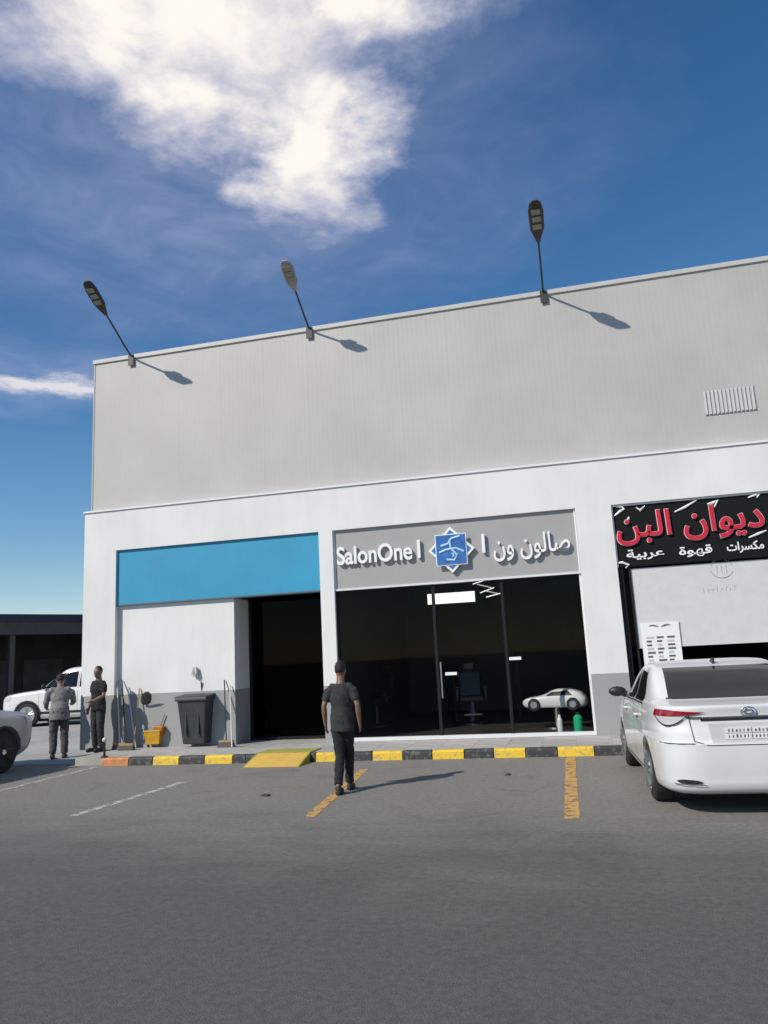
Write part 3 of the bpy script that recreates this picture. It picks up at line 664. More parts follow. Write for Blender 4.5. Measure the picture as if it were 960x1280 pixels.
def cut_arches(bm, axles, r, xin):
    me = bpy.data.meshes.new('tmp'); bmesh.ops.recalc_face_normals(bm, faces=bm.faces[:]); bm.to_mesh(me); bm.free()
    o = bpy.data.objects.new('tmp', me); COL.objects.link(o)
    cut = bmesh.new()
    for y in axles:
        for sg in (-1, 1):
            lathe(cut, [(r, xin), (r, 1.4)] if sg > 0 else [(r, -1.4), (r, -xin)], (0, y, r*.88), 'x', 48)
    bmesh.ops.recalc_face_normals(cut, faces=cut.faces[:]); cm = bpy.data.meshes.new('cut'); cut.to_mesh(cm); cut.free()
    co = bpy.data.objects.new('cut', cm); COL.objects.link(co)
    md = o.modifiers.new('b', 'BOOLEAN'); md.object = co; md.operation = 'DIFFERENCE'; md.solver = 'EXACT'
    me = evaluated(o); bpy.data.objects.remove(co); return me
def smooth_by_angle(me, ang=35):
    for p in me.polygons: p.use_smooth = True
    try: me.set_sharp_from_angle(angle=R(ang))
    except Exception: pass
def car(loc, rz, rows, axles, wr, paint_m, label, cat, name, sedan=True):
    S = Shape(rows); c = tag(empty(name, loc, rz), label, cat)
    hw = max(r[3] for r in rows)
    me = cut_arches(S.body(), axles, wr*1.16, hw-.30); smooth_by_angle(me)
    obj('body', me, paint_m, c)
    for y in axles:
        for sg in (-1, 1): 
            wheel(c, sg*(hw-.115), y, wr, .20)
    obj('underbody', B(-hw+.28, hw-.28, axles[0]-.55, axles[1]+.5, .17, .30), liner, c)
    return c, S, hw
carwhite = mat('car_white', (.70, .70, .695), .3, coat=.7, spec=.5, var=.03, vscale=3)
def side_glass(c, S, corners, name, sg, m=None, off=.004):
    q = quad(corners); o = obj(name, sheet(lambda u, v: S.side(*q(u, v), sg, off), 14, 10), m or cglass, c, smooth=True); return o
def end_glass(c, S, corners, name, sg, m=None, off=.004, nu=18, nv=10):
    q = quad(corners); return obj(name, sheet(lambda u, v: S.end(*q(u, v), sg, off), nu, nv), m or cglass, c, smooth=True)
def side_line(c, S, pts, sg, w=.008, m=None, name='panel_gap', off=.0025):
    bm = bmesh.new(); prev = None
    P = []
    for (a, b_) in zip(pts, pts[1:]):
        for k in range(8): P.append((a[0]+(b_[0]-a[0])*k/8, a[1]+(b_[1]-a[1])*k/8))
    P.append(pts[-1]); V = []
    for i, (y, z) in enumerate(P):
        j0, j1 = P[max(i-1, 0)], P[min(i+1, len(P)-1)]; d = Vector((j1[0]-j0[0], j1[1]-j0[1])).normalized(); nx = (-d.y*w/2, d.x*w/2)
        V.append((bm.verts.new(S.side(y+nx[0], z+nx[1], sg, off)), bm.verts.new(S.side(y-nx[0], z-nx[1], sg, off))))
    for a, b_ in zip(V, V[1:]): bm.faces.new([a[0], b_[0], b_[1], a[1]])
    return obj(name, bm, m or seam_m, c)
def end_line(c, S, pts, sg, w=.008, m=None, name='panel_gap', off=.0025):
    bm = bmesh.new(); P = []
    for (a, b_) in zip(pts, pts[1:]):
        for k in range(10): P.append((a[0]+(b_[0]-a[0])*k/10, a[1]+(b_[1]-a[1])*k/10))
    P.append(pts[-1]); V = []
    for i, (x, z) in enumerate(P):
        j0, j1 = P[max(i-1, 0)], P[min(i+1, len(P)-1)]; d = Vector((j1[0]-j0[0], j1[1]-j0[1])).normalized(); nx = (-d.y*w/2, d.x*w/2)
        V.append((bm.verts.new(S.end(x+nx[0], z+nx[1], sg, off)), bm.verts.new(S.end(x-nx[0], z-nx[1], sg, off))))
    for a, b_ in zip(V, V[1:]): bm.faces.new([a[0], b_[0], b_[1], a[1]])
    return obj(name, bm, m or seam_m, c)

# --- the white saloon parked nose-in
SEDAN = [(.20, -2.06, 2.04, .79, 7), (.235, -2.15, 2.12, .835, 7), (.30, -2.19, 2.17, .855, 7), (.38, -2.20, 2.19, .862, 7), (.52, -2.215, 2.20, .868, 7), (.67, -2.22, 2.19, .87, 7), (.695, -2.215, 2.17, .869, 7), (.712, -2.165, 2.16, .868, 7), (.80, -2.15, 2.04, .866, 7),
         (.88, -2.135, 1.82, .858, 6.5), (.96, -2.135, 1.48, .85, 6.5), (1.035, -2.15, 1.22, .832, 6), (1.056, -2.135, 1.12, .82, 6), (1.066, -2.07, 1.08, .808, 6), (1.095, -1.74, .98, .79, 6), (1.16, -1.54, .80, .765, 6), (1.27, -1.28, .52, .73, 6), (1.37, -1.02, .26, .69, 6), (1.435, -.78, .06, .645, 5.5), (1.468, -.58, -.10, .56, 5), (1.482, -.40, -.24, .34, 4)]
CARX, CARY = 1.568, 11.18
yc_, YS = car((CARX, CARY, 0), R(2.5), SEDAN, (-1.235, 1.315), .315, carwhite, 'white saloon car with red tail lights parked nose-in before the coffee shop', 'car', 'saloon_car')[:2]
yc_.scale = (1.085, 1.085, 1.044)
for sg in (-1, 1):
    side_glass(yc_, YS, ((-1.02, 1.05), (-.30, 1.045), (-.28, 1.385), (-.72, 1.36)), 'rear_door_window', sg)
    side_glass(yc_, YS, ((-.22, 1.045), (.78, 1.03), (.22, 1.34), (-.20, 1.39)), 'front_door_window', sg)
    side_line(yc_, YS, [(-.26, .30), (-.26, 1.40)], sg, .012); side_line(yc_, YS, [(.98, .32), (.98, .75), (.86, 1.0)], sg); side_line(yc_, YS, [(-.92, .72), (-1.06, .98), (-.72, 1.38)], sg)
    side_line(yc_, YS, [(-.9, .30), (.92, .30)], sg, .02, trim_m, 'sill_trim'); side_line(yc_, YS, [(-1.06, 1.035), (.80, 1.015)], sg, .016, trim_m, 'belt_moulding', .006)
    side_line(yc_, YS, [(-1.9, .80), (-1.0, .84), (1.7, .80)], sg, .006, mat('crease', (.55, .55, .54), .4), 'body_crease')
    for y in (-.72, .38):
        hb = bmesh.new(); p = YS.side(y, .88, sg, .02); q = YS.side(y+.19, .885, sg, .02); tube(hb, [p-Vector((sg*.02, 0, 0)), p+Vector((sg*.012, .02, 0)), q+Vector((sg*.012, -.02, 0)), q-Vector((sg*.02, 0, 0))], .013, 8); obj('door_handle', hb, carwhite, yc_, smooth=True)
    mb = bmesh.new(); p = YS.side(.74, 1.03, sg, 0); ell(mb, p+Vector((sg*.115, -.01, .045)), (.115, .05, .068)); mo = obj('door_mirror', mb, trim_m, yc_, smooth=True)
    sb = bmesh.new(); tube(sb, [p, p+Vector((sg*.09, 0, .03))], [.045, .035], 8); obj('mirror_stalk', sb, trim_m, mo)
    # tail lamp: red upper wedge wrapping the corner, clear lower lens
    def tl(u, v, sg=sg):
        p_ = -.17+.70*u; zt = 1.025-.045*max(0, u-.35); zb = .962-.005*u if u < .3 else .9605+.02*(u-.3)/.7
        zb = zb+(zt-zb)*.75*max(0, (u-.85)/.15); return YS.wrap(p_, zb+(zt-zb)*v, sg, -1, .012)
    obj('tail_lamp', sheet(tl, 30, 5), tl_red, yc_, smooth=True)
    def low_edge(p_): return .957-.088*math.sin(math.pi*min(1, max(0, (p_+.12)/.44)))**.8
    def tc_(u, v, sg=sg):
        p_ = -.11+.40*u; zt = .958; zb = low_edge(p_)+.006; return YS.wrap(p_, zb+(zt-zb)*v, sg, -1, .010)
    obj('reverse_lamp', sheet(tc_, 24, 5), tl_clear, yc_, smooth=True)
    def tk(u, v, sg=sg):
        p_ = -.12+.62*u; zb = low_edge(p_) if p_ < .30 else .957-.012*min(1, (p_-.30)/.1); return YS.wrap(p_, zb-.006+.014*v, sg, -1, .013)
    obj('lamp_edge', sheet(tk, 40, 1), trim_m, yc_, smooth=True)
    def rf(u, v, sg=sg): return YS.wrap(.13+.30*u, .345-.012*u+.042*(v-.5)*(1-abs(2*u-1)**3), sg, -1, .009)
    obj('bumper_slot', sheet(rf, 14, 2), trim_m, yc_, smooth=True)
    def rf2(u, v, sg=sg): return YS.wrap(.10+.36*u, .312-.012*u+.010*v, sg, -1, .011)
    obj('slot_trim', sheet(rf2, 14, 1), chrome, yc_, smooth=True)
    def reb(u, v, sg=sg): return YS.wrap(.10+.10*u, .44+.03*v, sg, -1, .006)
end_glass(yc_, YS, ((-.635, 1.115), (.635, 1.115), (.56, 1.41), (-.56, 1.41)), 'rear_window', -1, None, .010)
end_glass(yc_, YS, ((-.66, 1.105), (.66, 1.105), (.655, 1.118), (-.655, 1.118)), 'window_seal', -1, trim_m, .009, 18, 1)
end_glass(yc_, YS, ((-.66, 1.08), (.66, 1.08), (.52, 1.40), (-.52, 1.40)), 'windscreen', 1)
end_glass(yc_, YS, ((-.36, .71), (.36, .71), (.38, .885), (-.38, .885)), 'plate_recess', -1, mat('recess_grey', (.50, .50, .50), .4), .004)
end_line(yc_, YS, [(-.44, .925), (.44, .925)], -1, .03, trim_m, 'boot_garnish_shadow', .004); end_line(yc_, YS, [(-.42, .945), (.42, .945)], -1, .014, chrome, 'boot_garnish', .008)
end_line(yc_, YS, [(-.55, 1.0), (-.52, .72), (-.40, .685), (.40, .685), (.52, .72), (.55, 1.0)], -1, .008)
end_line(yc_, YS, [(-.84, .70), (-.52, .70)], -1, .007); end_line(yc_, YS, [(.52, .70), (.84, .70)], -1, .007)
pl = YS.end(0, .78, -1, .012); pb_ = obj('number_plate', B(-.235, .235, pl.y-.004, pl.y+.012, .735, .85), mat('plate_white', (.72, .72, .70), .4), yc_)
obj('plate_divider', B(-.235, .235, pl.y-.0052, pl.y-.0042, .789, .793), ink, pb_); obj('plate_divider', B(.0, .004, pl.y-.0056, pl.y-.0046, .737, .848), ink, pb_)
for k, xx in enumerate(np.arange(-.21, .2, .034)):
    for zz in (.748, .803): obj('plate_mark', B(xx, xx+random.uniform(.008, .018), pl.y-.0055, pl.y-.0042, zz, zz+random.uniform(.022, .032)), ink, pb_)
eb = bmesh.new(); p = YS.end(0, .99, -1, .006)
for rx, rz_ in ((.07, .045), (.03, .042), (.045, .018)):
    tube(eb, [(rx*math.cos(a), p.y, .99+rz_*math.sin(a)) for a in np.linspace(0, 2*math.pi, 25)], .0065, 6, cap=False)
obj('badge', eb, chrome, yc_)
for sg in (-1, 1):
    hb = bmesh.new(); p = YS.end(sg*.60, .70, 1, .004)
    obj('head_lamp', sheet(lambda u, v, sg=sg: YS.wrap(-.10+.40*u, .66+.10*v*(1-.5*u), sg, 1, .006), 16, 4), tl_clear, yc_, smooth=True)
ab = bmesh.new(); prism(ab, [(0, -.80, 1.43), (0, -.62, 1.455), (0, -.78, 1.50), (0, -.84, 1.50)], (.02, 0, 0)); obj('roof_antenna', ab, trim_m, yc_)
obj('exhaust', (lambda q: (tube(q, [(.45, -2.10, .20), (.45, -1.7, .20)], .028, 12), q)[1])(bmesh.new()), trim_m, yc_)

# --- silver SUV nose-in in the first bay: boxier
SUV = [(.24, -2.10, 2.10, .80, 7), (.34, -2.25, 2.24, .88, 7), (.50, -2.31, 2.32, .91, 7), (.75, -2.32, 2.33, .92, 7), (.92, -2.30, 2.28, .915, 7), (1.00, -2.29, 2.16, .91, 6.5), (1.07, -2.28, 1.75, .90, 6), (1.13, -2.27, 1.15, .885, 6), (1.22, -2.24, .98, .86, 7), (1.45, -2.14, .68, .80, 7), (1.65, -2.03, .42, .74, 7), (1.74, -1.93, .26, .69, 6), (1.785, -1.7, .05, .58, 5), (1.80, -1.2, -.4, .35, 4)]
silver = mat('car_silver', (.50, .50, .505), .32, .4, coat=.5)
def suv(loc, rz, pm, label, scale=1.0):
    rows = [[r[0]*scale, r[1]*scale, r[2]*scale, r[3]*scale, r[4]] for r in SUV]; k = scale
    c, S, hw = car(loc, rz, rows, (-1.36*k, 1.38*k), .37*k, pm, label, 'car', 'sport_utility_vehicle')
    for sg in (-1, 1):
        side_glass(c, S, ((-2.0*k, 1.20*k), (-1.22*k, 1.19*k), (-1.18*k, 1.62*k), (-1.86*k, 1.60*k)), 'quarter_window', sg)
        side_glass(c, S, ((-1.14*k, 1.18*k), (-.28*k, 1.17*k), (-.28*k, 1.65*k), (-1.10*k, 1.63*k)), 'rear_door_window', sg)
        side_glass(c, S, ((-.20*k, 1.17*k), (.92*k, 1.16*k), (.48*k, 1.58*k), (-.20*k, 1.65*k)), 'front_door_window', sg)
        side_line(c, S, [(-.24*k, .4*k), (-.24*k, 1.66*k)], sg, .012); side_line(c, S, [(1.0*k, .45*k), (1.0*k, 1.1*k)], sg); side_line(c, S, [(-1.18*k, .8*k), (-1.18*k, 1.64*k)], sg)
        side_line(c, S, [(-.95*k, .42*k), (.95*k, .42*k)], sg, .09, trim_m, 'sill_trim')
        for ax in (-1.36*k, 1.38*k):
            side_line(c, S, [(ax+.44*k*math.cos(a), max(.33*k, .36*k+.44*k*math.sin(a))) for a in np.linspace(0, math.pi, 9)], sg, .05, trim_m, 'arch_moulding', .01)
        obj('head_lamp', sheet(lambda u, v, sg=sg: S.wrap(-.10+.42*u, (.82+.14*v)*k, sg, 1, .008), 16, 4), tl_clear, c, smooth=True)
        obj('tail_lamp', sheet(lambda u, v, sg=sg: S.wrap(-.05+.26*u, (.85+.25*v)*k, sg, -1, .008), 12, 4), tl_red, c, smooth=True)
        mb = bmesh.new(); p = S.side(.86*k, 1.18*k, sg, 0); ell(mb, p+Vector((sg*.14, 0, .05)), (.11, .07, .10)); obj('door_mirror', mb, trim_m, c, smooth=True)
        for y in (-.85, .25):
            hb = bmesh.new(); p = S.side(y*k, 1.02*k, sg, .02); tube(hb, [p, p+Vector((sg*.012, .1, 0)), p+Vector((0, .2, 0))], .014, 8); obj('door_handle', hb, trim_m, c, smooth=True)
    end_glass(c, S, ((-.70*k, 1.20*k), (.70*k, 1.20*k), (.60*k, 1.66*k), (-.60*k, 1.66*k)), 'windscreen', 1)
    end_glass(c, S, ((-.66*k, 1.24*k), (.66*k, 1.24*k), (.60*k, 1.62*k), (-.60*k, 1.62*k)), 'rear_window', -1)
    end_glass(c, S, ((-.50*k, .70*k), (.50*k, .70*k), (.50*k, .95*k), (-.50*k, .95*k)), 'grille', 1, trim_m)
    end_glass(c, S, ((-.80*k, .36*k), (.80*k, .36*k), (.82*k, .55*k), (-.82*k, .55*k)), 'lower_bumper', 1, trim_m)
    end_glass(c, S, ((-.80*k, .36*k), (.80*k, .36*k), (.82*k, .55*k), (-.82*k, .55*k)), 'lower_bumper', -1, trim_m)
    return c
_rim = rim_m; rim_m = mat('rim_black', (.03, .03, .032), .5, .4)
suv((-11.72, 11.5, 0), R(-4), silver, 'silver grey car parked nose-in beyond the faded white bay line', 1.06)
rim_m = _rim; suv((-17.6, 25.3, .012), R(100), carwhite, 'white car parked side-on before the dark canopy building', 1.12)

# ================================================================== TOY CAR CHAIR IN THE SALON
ty = at_y(695, 880, 16.9); tch = tag(empty('toy_car_chair', (ty.x, 16.9, PZ+.012), R(82)), 'white toy car barber chair behind the salon glass', 'barber chair')
k = .30; TOY = [(z*k*1.05+.36, a*k, f*k, w*k, n) for z, a, f, w, n in ((.2, -2.0, 2.0, .8, 5), (.3, -2.15, 2.15, .88, 5), (.5, -2.2, 2.25, .93, 5), (.7, -2.18, 2.15, .94, 5), (.85, -2.1, 1.8, .92, 4.5), (.95, -2.0, 1.1, .88, 4.5), (1.1, -1.85, .55, .80, 4), (1.25, -1.5, .25, .68, 4), (1.36, -1.1, -.1, .5, 4))]
TS = Shape(TOY); dz = ty.z-PZ-.36-.06
me = TS.body(); bmesh.ops.translate(me, vec=(0, 0, 0), verts=me.verts[:])
obj('car_shell', me, carwhite, tch, smooth=True)
for sg in (-1, 1):
    q = quad(((-1.3*k, .36+.97*k*1.05), (.55*k, .36+.95*k*1.05), (.15*k, .36+1.2*k*1.05), (-1.0*k, .36+1.26*k*1.05)))
    obj('side_opening', sheet(lambda u, v: TS.side(*q(u, v), sg, .004), 10, 5), trim_m, tch, smooth=True)
    for y in (-1.3*k, 1.35*k):
        wb = bmesh.new(); lathe(wb, [(.115, -.035), (.13, -.02), (.13, .02), (.115, .035)], (sg*.27, y, .49), 'x', 24); w_o = obj('wheel', wb, tyre_m, tch)
        hb = bmesh.new(); lathe(hb, [(.07, -.01), (.07, .01)], (sg*.31, y, .49), 'x', 18); obj('rim', hb, rim_m, w_o)
    obj('head_lamp', sheet(lambda u, v: TS.wrap(-.1+.4*u, .36+(.6+.12*v)*k, sg, 1, .004), 8, 2), tl_clear, tch)
pb2 = bmesh.new(); lathe(pb2, [(.30, 0), (.30, .03), (.06, .05), (.06, .40)], (0, 0, 0), 'z', 24); obj('pedestal', pb2, chrome, tch)
tch.location.z = PZ+.012
# green bottle stand and white cup near the salon glass
p = at_y(723, 904, yg+.5)
gb = tag(empty('green_canister', (p.x, yg+.5, PZ+.012)), 'green canister on the salon floor behind the glass', 'canister')
gb.scale = (.75, .75, .72)
q = bmesh.new(); lathe(q, [(.11, 0), (.12, .02), (.12, .38), (.07, .44), (.05, .46)], (0, 0, 0), 'z', 20); obj('canister_body', q, mat('green_plastic', (.01, .36, .17), .35), gb, smooth=False)
q = bmesh.new(); lathe(q, [(.055, .46), (.055, .52)], (0, 0, 0), 'z', 16); obj('cap', q, trim_m, gb)
p = at_y(700, 905, yg+.3)
gb = tag(empty('white_canister', (p.x, yg+.3, PZ+.012)), 'slim pale canister on the salon floor behind the glass', 'canister')
q = bmesh.new(); lathe(q, [(.05, 0), (.05, .26), (.03, .30), (.02, .36)], (0, 0, 0), 'z', 16); obj('canister_body', q, mat('pale_plastic', (.65, .65, .63), .4), gb)
q = bmesh.new(); lathe(q, [(.024, .36), (.024, .40)], (0, 0, 0), 'z', 12); obj('cap', q, trim_m, gb)

# ================================================================== RAMP
a = at_z(304, 960); b2 = at_z(371, 959)
rp = tag(empty('kerb_ramp', (a.x, a.y, 0)), 'yellow painted wedge ramp up the kerb before the dark entrance', 'ramp')
rw = b2.x-a.x; rl = KY-a.y+.04
q = bmesh.new(); prism(q, [(0, 0, .004), (0, rl, PZ+.012), (0, rl, .003), ], (rw, 0, 0)); obj('sloping_top', q, mat('ramp_yellow', (.74, .45, .07), .6, col2=(.55, .38, .10), vscale=5, bump=.2), rp)
for xx in (-.02, rw):
    q = bmesh.new(); prism(q, [(xx, -.01, 0), (xx, rl+.01, PZ+.022), (xx, rl+.01, 0)], (.02, 0, 0)); obj('side_plate', q, mat('ramp_side_shaded', (.34, .33, .04), .6, var=.2), rp)  # side plates: shade on the ramp's flank put into a darker olive colour
obj('landing', B(-.02, rw+.02, rl+.011, rl+.62, PZ+.005, PZ+.02), mat('ramp_landing', (.38, .37, .09), .65, var=.3, vscale=4), rp)

# ================================================================== CLEANING THINGS BY THE INFILL WALL
def prod(px, py): return at_z(px, py, PZ)
# wheeled bin
p = prod(242, 934)
bn = tag(empty('wheeled_bin', (p.x, p.y+.25, PZ)), 'upright dark grey wheeled waste bin against the infill wall', 'bin')
gd = mat('bin_grey', (.04, .042, .045), .55, var=.25, vscale=4, bump=.1)
q = bmesh.new()
lo_ = [(-.25, -.26, .06), (.25, -.26, .06), (.25, .26, .06), (-.25, .26, .06)]; hi_ = [(-.33, -.36, .98), (.33, -.36, .98), (.33, .36, .98), (-.33, .36, .98)]
vl = [q.verts.new(v) for v in lo_]; vh = [q.verts.new(v) for v in hi_]
q.faces.new(vl[::-1]); q.faces.new(vh)
for i in range(4): q.faces.new([vl[i], vl[(i+1) % 4], vh[(i+1) % 4], vh[i]])
obj('bin_body', q, gd, bn, bevel=.03)
obj('rim', B(-.36, .36, -.39, .39, .94, .99), gd, bn, bevel=.012)
q = bmesh.new(); prism(q, [(-.37, -.40, .992), (-.37, -.36, 1.04), (-.37, .05, 1.075), (-.37, .40, 1.04), (-.37, .42, .992)], (.74, 0, 0)); obj('lid', q, mat('bin_lid', (.032, .034, .036), .5), bn, bevel=.015)
q = bmesh.new(); tube(q, [(-.28, .40, 1.0), (-.28, .47, 1.01), (.28, .47, 1.01), (.28, .40, 1.0)], .018, 8); obj('handle', q, gd, bn)
for xx in (-.27, .27):
    q = bmesh.new(); lathe(q, [(.08, -.025), (.1, -.015), (.1, .015), (.08, .025)], (xx, .22, .10), 'x', 20); obj('wheel', q, tyre_m, bn)
obj('front_panel_rib', B(-.16, -.12, -.335, -.28, .25, .80), gd, bn); obj('front_panel_rib', B(.12, .16, -.335, -.28, .25, .80), gd, bn)
# yellow mop bucket
p = prod(193, 934)
mbk = tag(empty('mop_bucket', (p.x, p.y+.05, PZ)), 'yellow mop bucket with orange wringer beside the grey bin', 'bucket')
mbk.scale = (.82, .82, .85)
yb = mat('bucket_yellow', (.55, .32, .02), .45, var=.15, vscale=6); ob_ = mat('wringer_orange', (.46, .15, .02), .45, var=.1)
q = bmesh.new(); lo_ = [(-.19, -.14, .08), (.17, -.14, .08), (.17, .14, .08), (-.19, .14, .08)]; hi_ = [(-.25, -.18, .40), (.22, -.18, .40), (.22, .18, .40), (-.25, .18, .40)]
vl = [q.verts.new(v) for v in lo_]; vh = [q.verts.new(v) for v in hi_]; q.faces.new(vl[::-1])
for i in range(4): q.faces.new([vl[i], vl[(i+1) % 4], vh[(i+1) % 4], vh[i]])
o = obj('bucket', q, yb, mbk); md = o.modifiers.new('s', 'SOLIDIFY'); md.thickness = .012
obj('rim', (lambda q: ([tube(q, [hi_[i], hi_[(i+1) % 4]], .015, 8) for i in range(4)], q)[1])(bmesh.new()), yb, mbk)
q = bmesh.new(); prism(q, [(0.02, -.15, .30), (.0, -.15, .52), (.28, -.15, .50), (.24, -.15, .30)], (0, .3, 0)); obj('wringer', q, ob_, mbk, bevel=.015)
q = bmesh.new(); tube(q, [(.14, .0, .5), (.26, .0, .78)], .014, 8); obj('wringer_lever', q, mat('steel', ()), mbk)
for xx in (-.15, .13):
    for yy in (-.11, .11):
        q = bmesh.new(); lathe(q, [(.035, -.012), (.04, 0), (.035, .012)], (xx, yy, .04), 'y', 14); obj('caster', q, tyre_m, mbk)
        q = bmesh.new(); tube(q, [(xx, yy, .04), (xx, yy, .10)], .01, 6); obj('caster_fork', q, trim_m, mbk)
# long-handled tools leaning on the wall
wood = mat('handle_wood', (.36, .25, .13), .6, var=.2, vscale=10); pole_w = mat('handle_pale', (.62, .62, .60), .45); pole_k = mat('handle_dark', (.03, .03, .032), .5)
bris = mat('bristles', (.10, .09, .08), .9, bump=.8, bscale=200); mopc = mat('mop_strands', (.55, .54, .50), .9, var=.2, vscale=40)
def tool(px0, py0, dx, top_px, top_py, kind, hm_, label):
    p0 = at_z(px0, py0, PZ); yt = yp-.015; p1 = at_y(top_px, top_py, yt)
    t_ = tag(empty({'broom': 'broom', 'mop': 'mop', 'shovel': 'shovel', 'pole': 'pole'}[kind], (p0.x, p0.y, PZ)), label, {'broom': 'broom', 'mop': 'mop', 'shovel': 'shovel', 'pole': 'pole'}[kind], 'cleaning tools leaning on the infill wall')
    v = Vector((p1.x-p0.x, p1.y-p0.y-.02, p1.z-PZ)); u = v.normalized()
    h = bmesh.new(); tube(h, [u*.02 if kind != 'broom' else u*.12, v], .014, 8); obj('handle', h, hm_, t_)
    if kind == 'broom':
        obj('head', B(-.16, .16, -.03, .03, .10, .14), wood, t_); q = bmesh.new()
        lo = [q.verts.new(w) for w in ((-.18, -.05, 0), (.18, -.05, 0), (.18, .05, 0), (-.18, .05, 0))]; hi = [q.verts.new(w) for w in ((-.155, -.028, .105), (.155, -.028, .105), (.155, .028, .105), (-.155, .028, .105))]
        q.faces.new(lo[::-1]); q.faces.new(hi)
        for i in range(4): q.faces.new([lo[i], lo[(i+1) % 4], hi[(i+1) % 4], hi[i]])
        obj('bristles', q, bris, t_)
    if kind == 'mop':      # mop stored head up
        q = bmesh.new()
        for i in range(26):
            a = random.uniform(0, 6.28); r = random.uniform(.02, .07); b0 = v+Vector((0, 0, .02)); 
            tube(q, [b0, b0+Vector((r*.6*math.cos(a), r*.4*math.sin(a)-.02, .05)), b0+Vector((r*math.cos(a), r*.6*math.sin(a)-.04, -.06-.10*random.random()))], [.012, .012, .009], 5)
        obj('mop_head', q, mopc, t_)
    if kind == 'shovel':   # shovel stored blade up
        q = bmesh.new(); rows_ = [(-.02, .03, .0), (.02, .11, .02), (.12, .13, .025), (.24, .125, .03), (.31, .09, .02), (.36, .03, .01)]; g = []
        for s_, hw_, dp in rows_: g.append([q.verts.new(v+u*s_+Vector((hw_*t2, -.035-dp*(1-t2*t2), 0))) for t2 in (-1, -.5, 0, .5, 1)])
        for r1, r2 in zip(g, g[1:]):
            for i in range(4): q.faces.new([r1[i], r1[i+1], r2[i+1], r2[i]])
        o = obj('blade', q, mat('blade_steel', (.10, .10, .10), .5, .5, var=.3, vscale=8), t_); md = o.modifiers.new('s', 'SOLIDIFY'); md.thickness = .006
tool(150, 937, 0, 147, 852, 'broom', pole_w, 'pale-handled broom in the corner of the wall recess')
tool(158, 938, 0, 153, 850, 'broom', pole_k, 'black-handled broom next to the recess corner')
tool(170, 935, 0, 160, 858, 'pole', pole_w, 'pale bare pole slanting towards the recess corner')
tool(167, 936, 0, 175, 860, 'pole', wood, 'wooden bare pole crossing the pale one')
tool(180, 930, 0, 184, 880, 'shovel', wood, 'dark shovel stored blade up above the yellow bucket')
tool(240, 928, 0, 245, 838, 'mop', pole_k, 'mop with pale strands up behind the grey bin')
tool(258, 930, 0, 252, 852, 'pole', pole_k, 'dark pole standing behind the grey bin')
tool(283, 934, 0, 281, 850, 'broom', pole_k, 'black-handled broom at the end of the infill wall')
tool(290, 935, 0, 288, 856, 'pole', pole_w, 'pale pole at the end of the infill wall')

# orange-footed delineator post at the kerb end
p = at_z(134, 946, PZ)
dp = tag(empty('delineator_post', (p.x, KY+.1, PZ)), 'short dark post with white ball cap on the orange kerb end', 'post')
q = bmesh.new(); lathe(q, [(.075, 0), (.07, .02), (.03, .035)], (0, 0, 0), 'z', 18); obj('foot', q, trim_m, dp)
q = bmesh.new(); tube(q, [(0, 0, .03), (0, 0, .30)], .022, 12); obj('shaft', q, trim_m, dp)
q = bmesh.new(); ell(q, (0, 0, .33), (.045, .045, .045)); obj('cap', q, mat('pale_plastic', ()), dp, smooth=True)

# ================================================================== CANOPY BUILDING BEHIND
ca = at_y(104, 768, 34.0); zc0 = ca.z
cb = tag(empty('canopy_building', (ca.x, ca.y, 0), R(60)), 'long low dark building with deep shaded canopy behind the parked cars', 'building')
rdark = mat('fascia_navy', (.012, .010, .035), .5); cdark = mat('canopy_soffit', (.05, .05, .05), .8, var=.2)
obj('roof_fascia', B(-24, 9, 0, .25, zc0-.35, zc0), rdark, cb)
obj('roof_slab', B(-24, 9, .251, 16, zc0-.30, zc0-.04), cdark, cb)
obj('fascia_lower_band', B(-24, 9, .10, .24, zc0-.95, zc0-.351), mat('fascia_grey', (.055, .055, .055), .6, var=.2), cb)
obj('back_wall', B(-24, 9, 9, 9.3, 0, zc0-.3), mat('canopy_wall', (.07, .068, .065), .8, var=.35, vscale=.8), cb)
for xx in (-23.9, 8.7): obj('end_wall', B(xx, xx+.25, .26, 9, 0, zc0-.31), mat('canopy_wall', ()), cb)
for xx in np.arange(-20, 8, 4.2): obj('column', B(xx-.12, xx+.12, .4, .64, 0, zc0-.31), mat('canopy_column', (.06, .06, .06), .6), cb)
for xx in np.arange(-21, 7, 3.1): obj('shutter', B(xx, xx+2.3, 8.93, 8.99, 0, 2.7), mat('shutter_grey', (.11, .11, .11), .6, var=.3, vscale=2), cb)

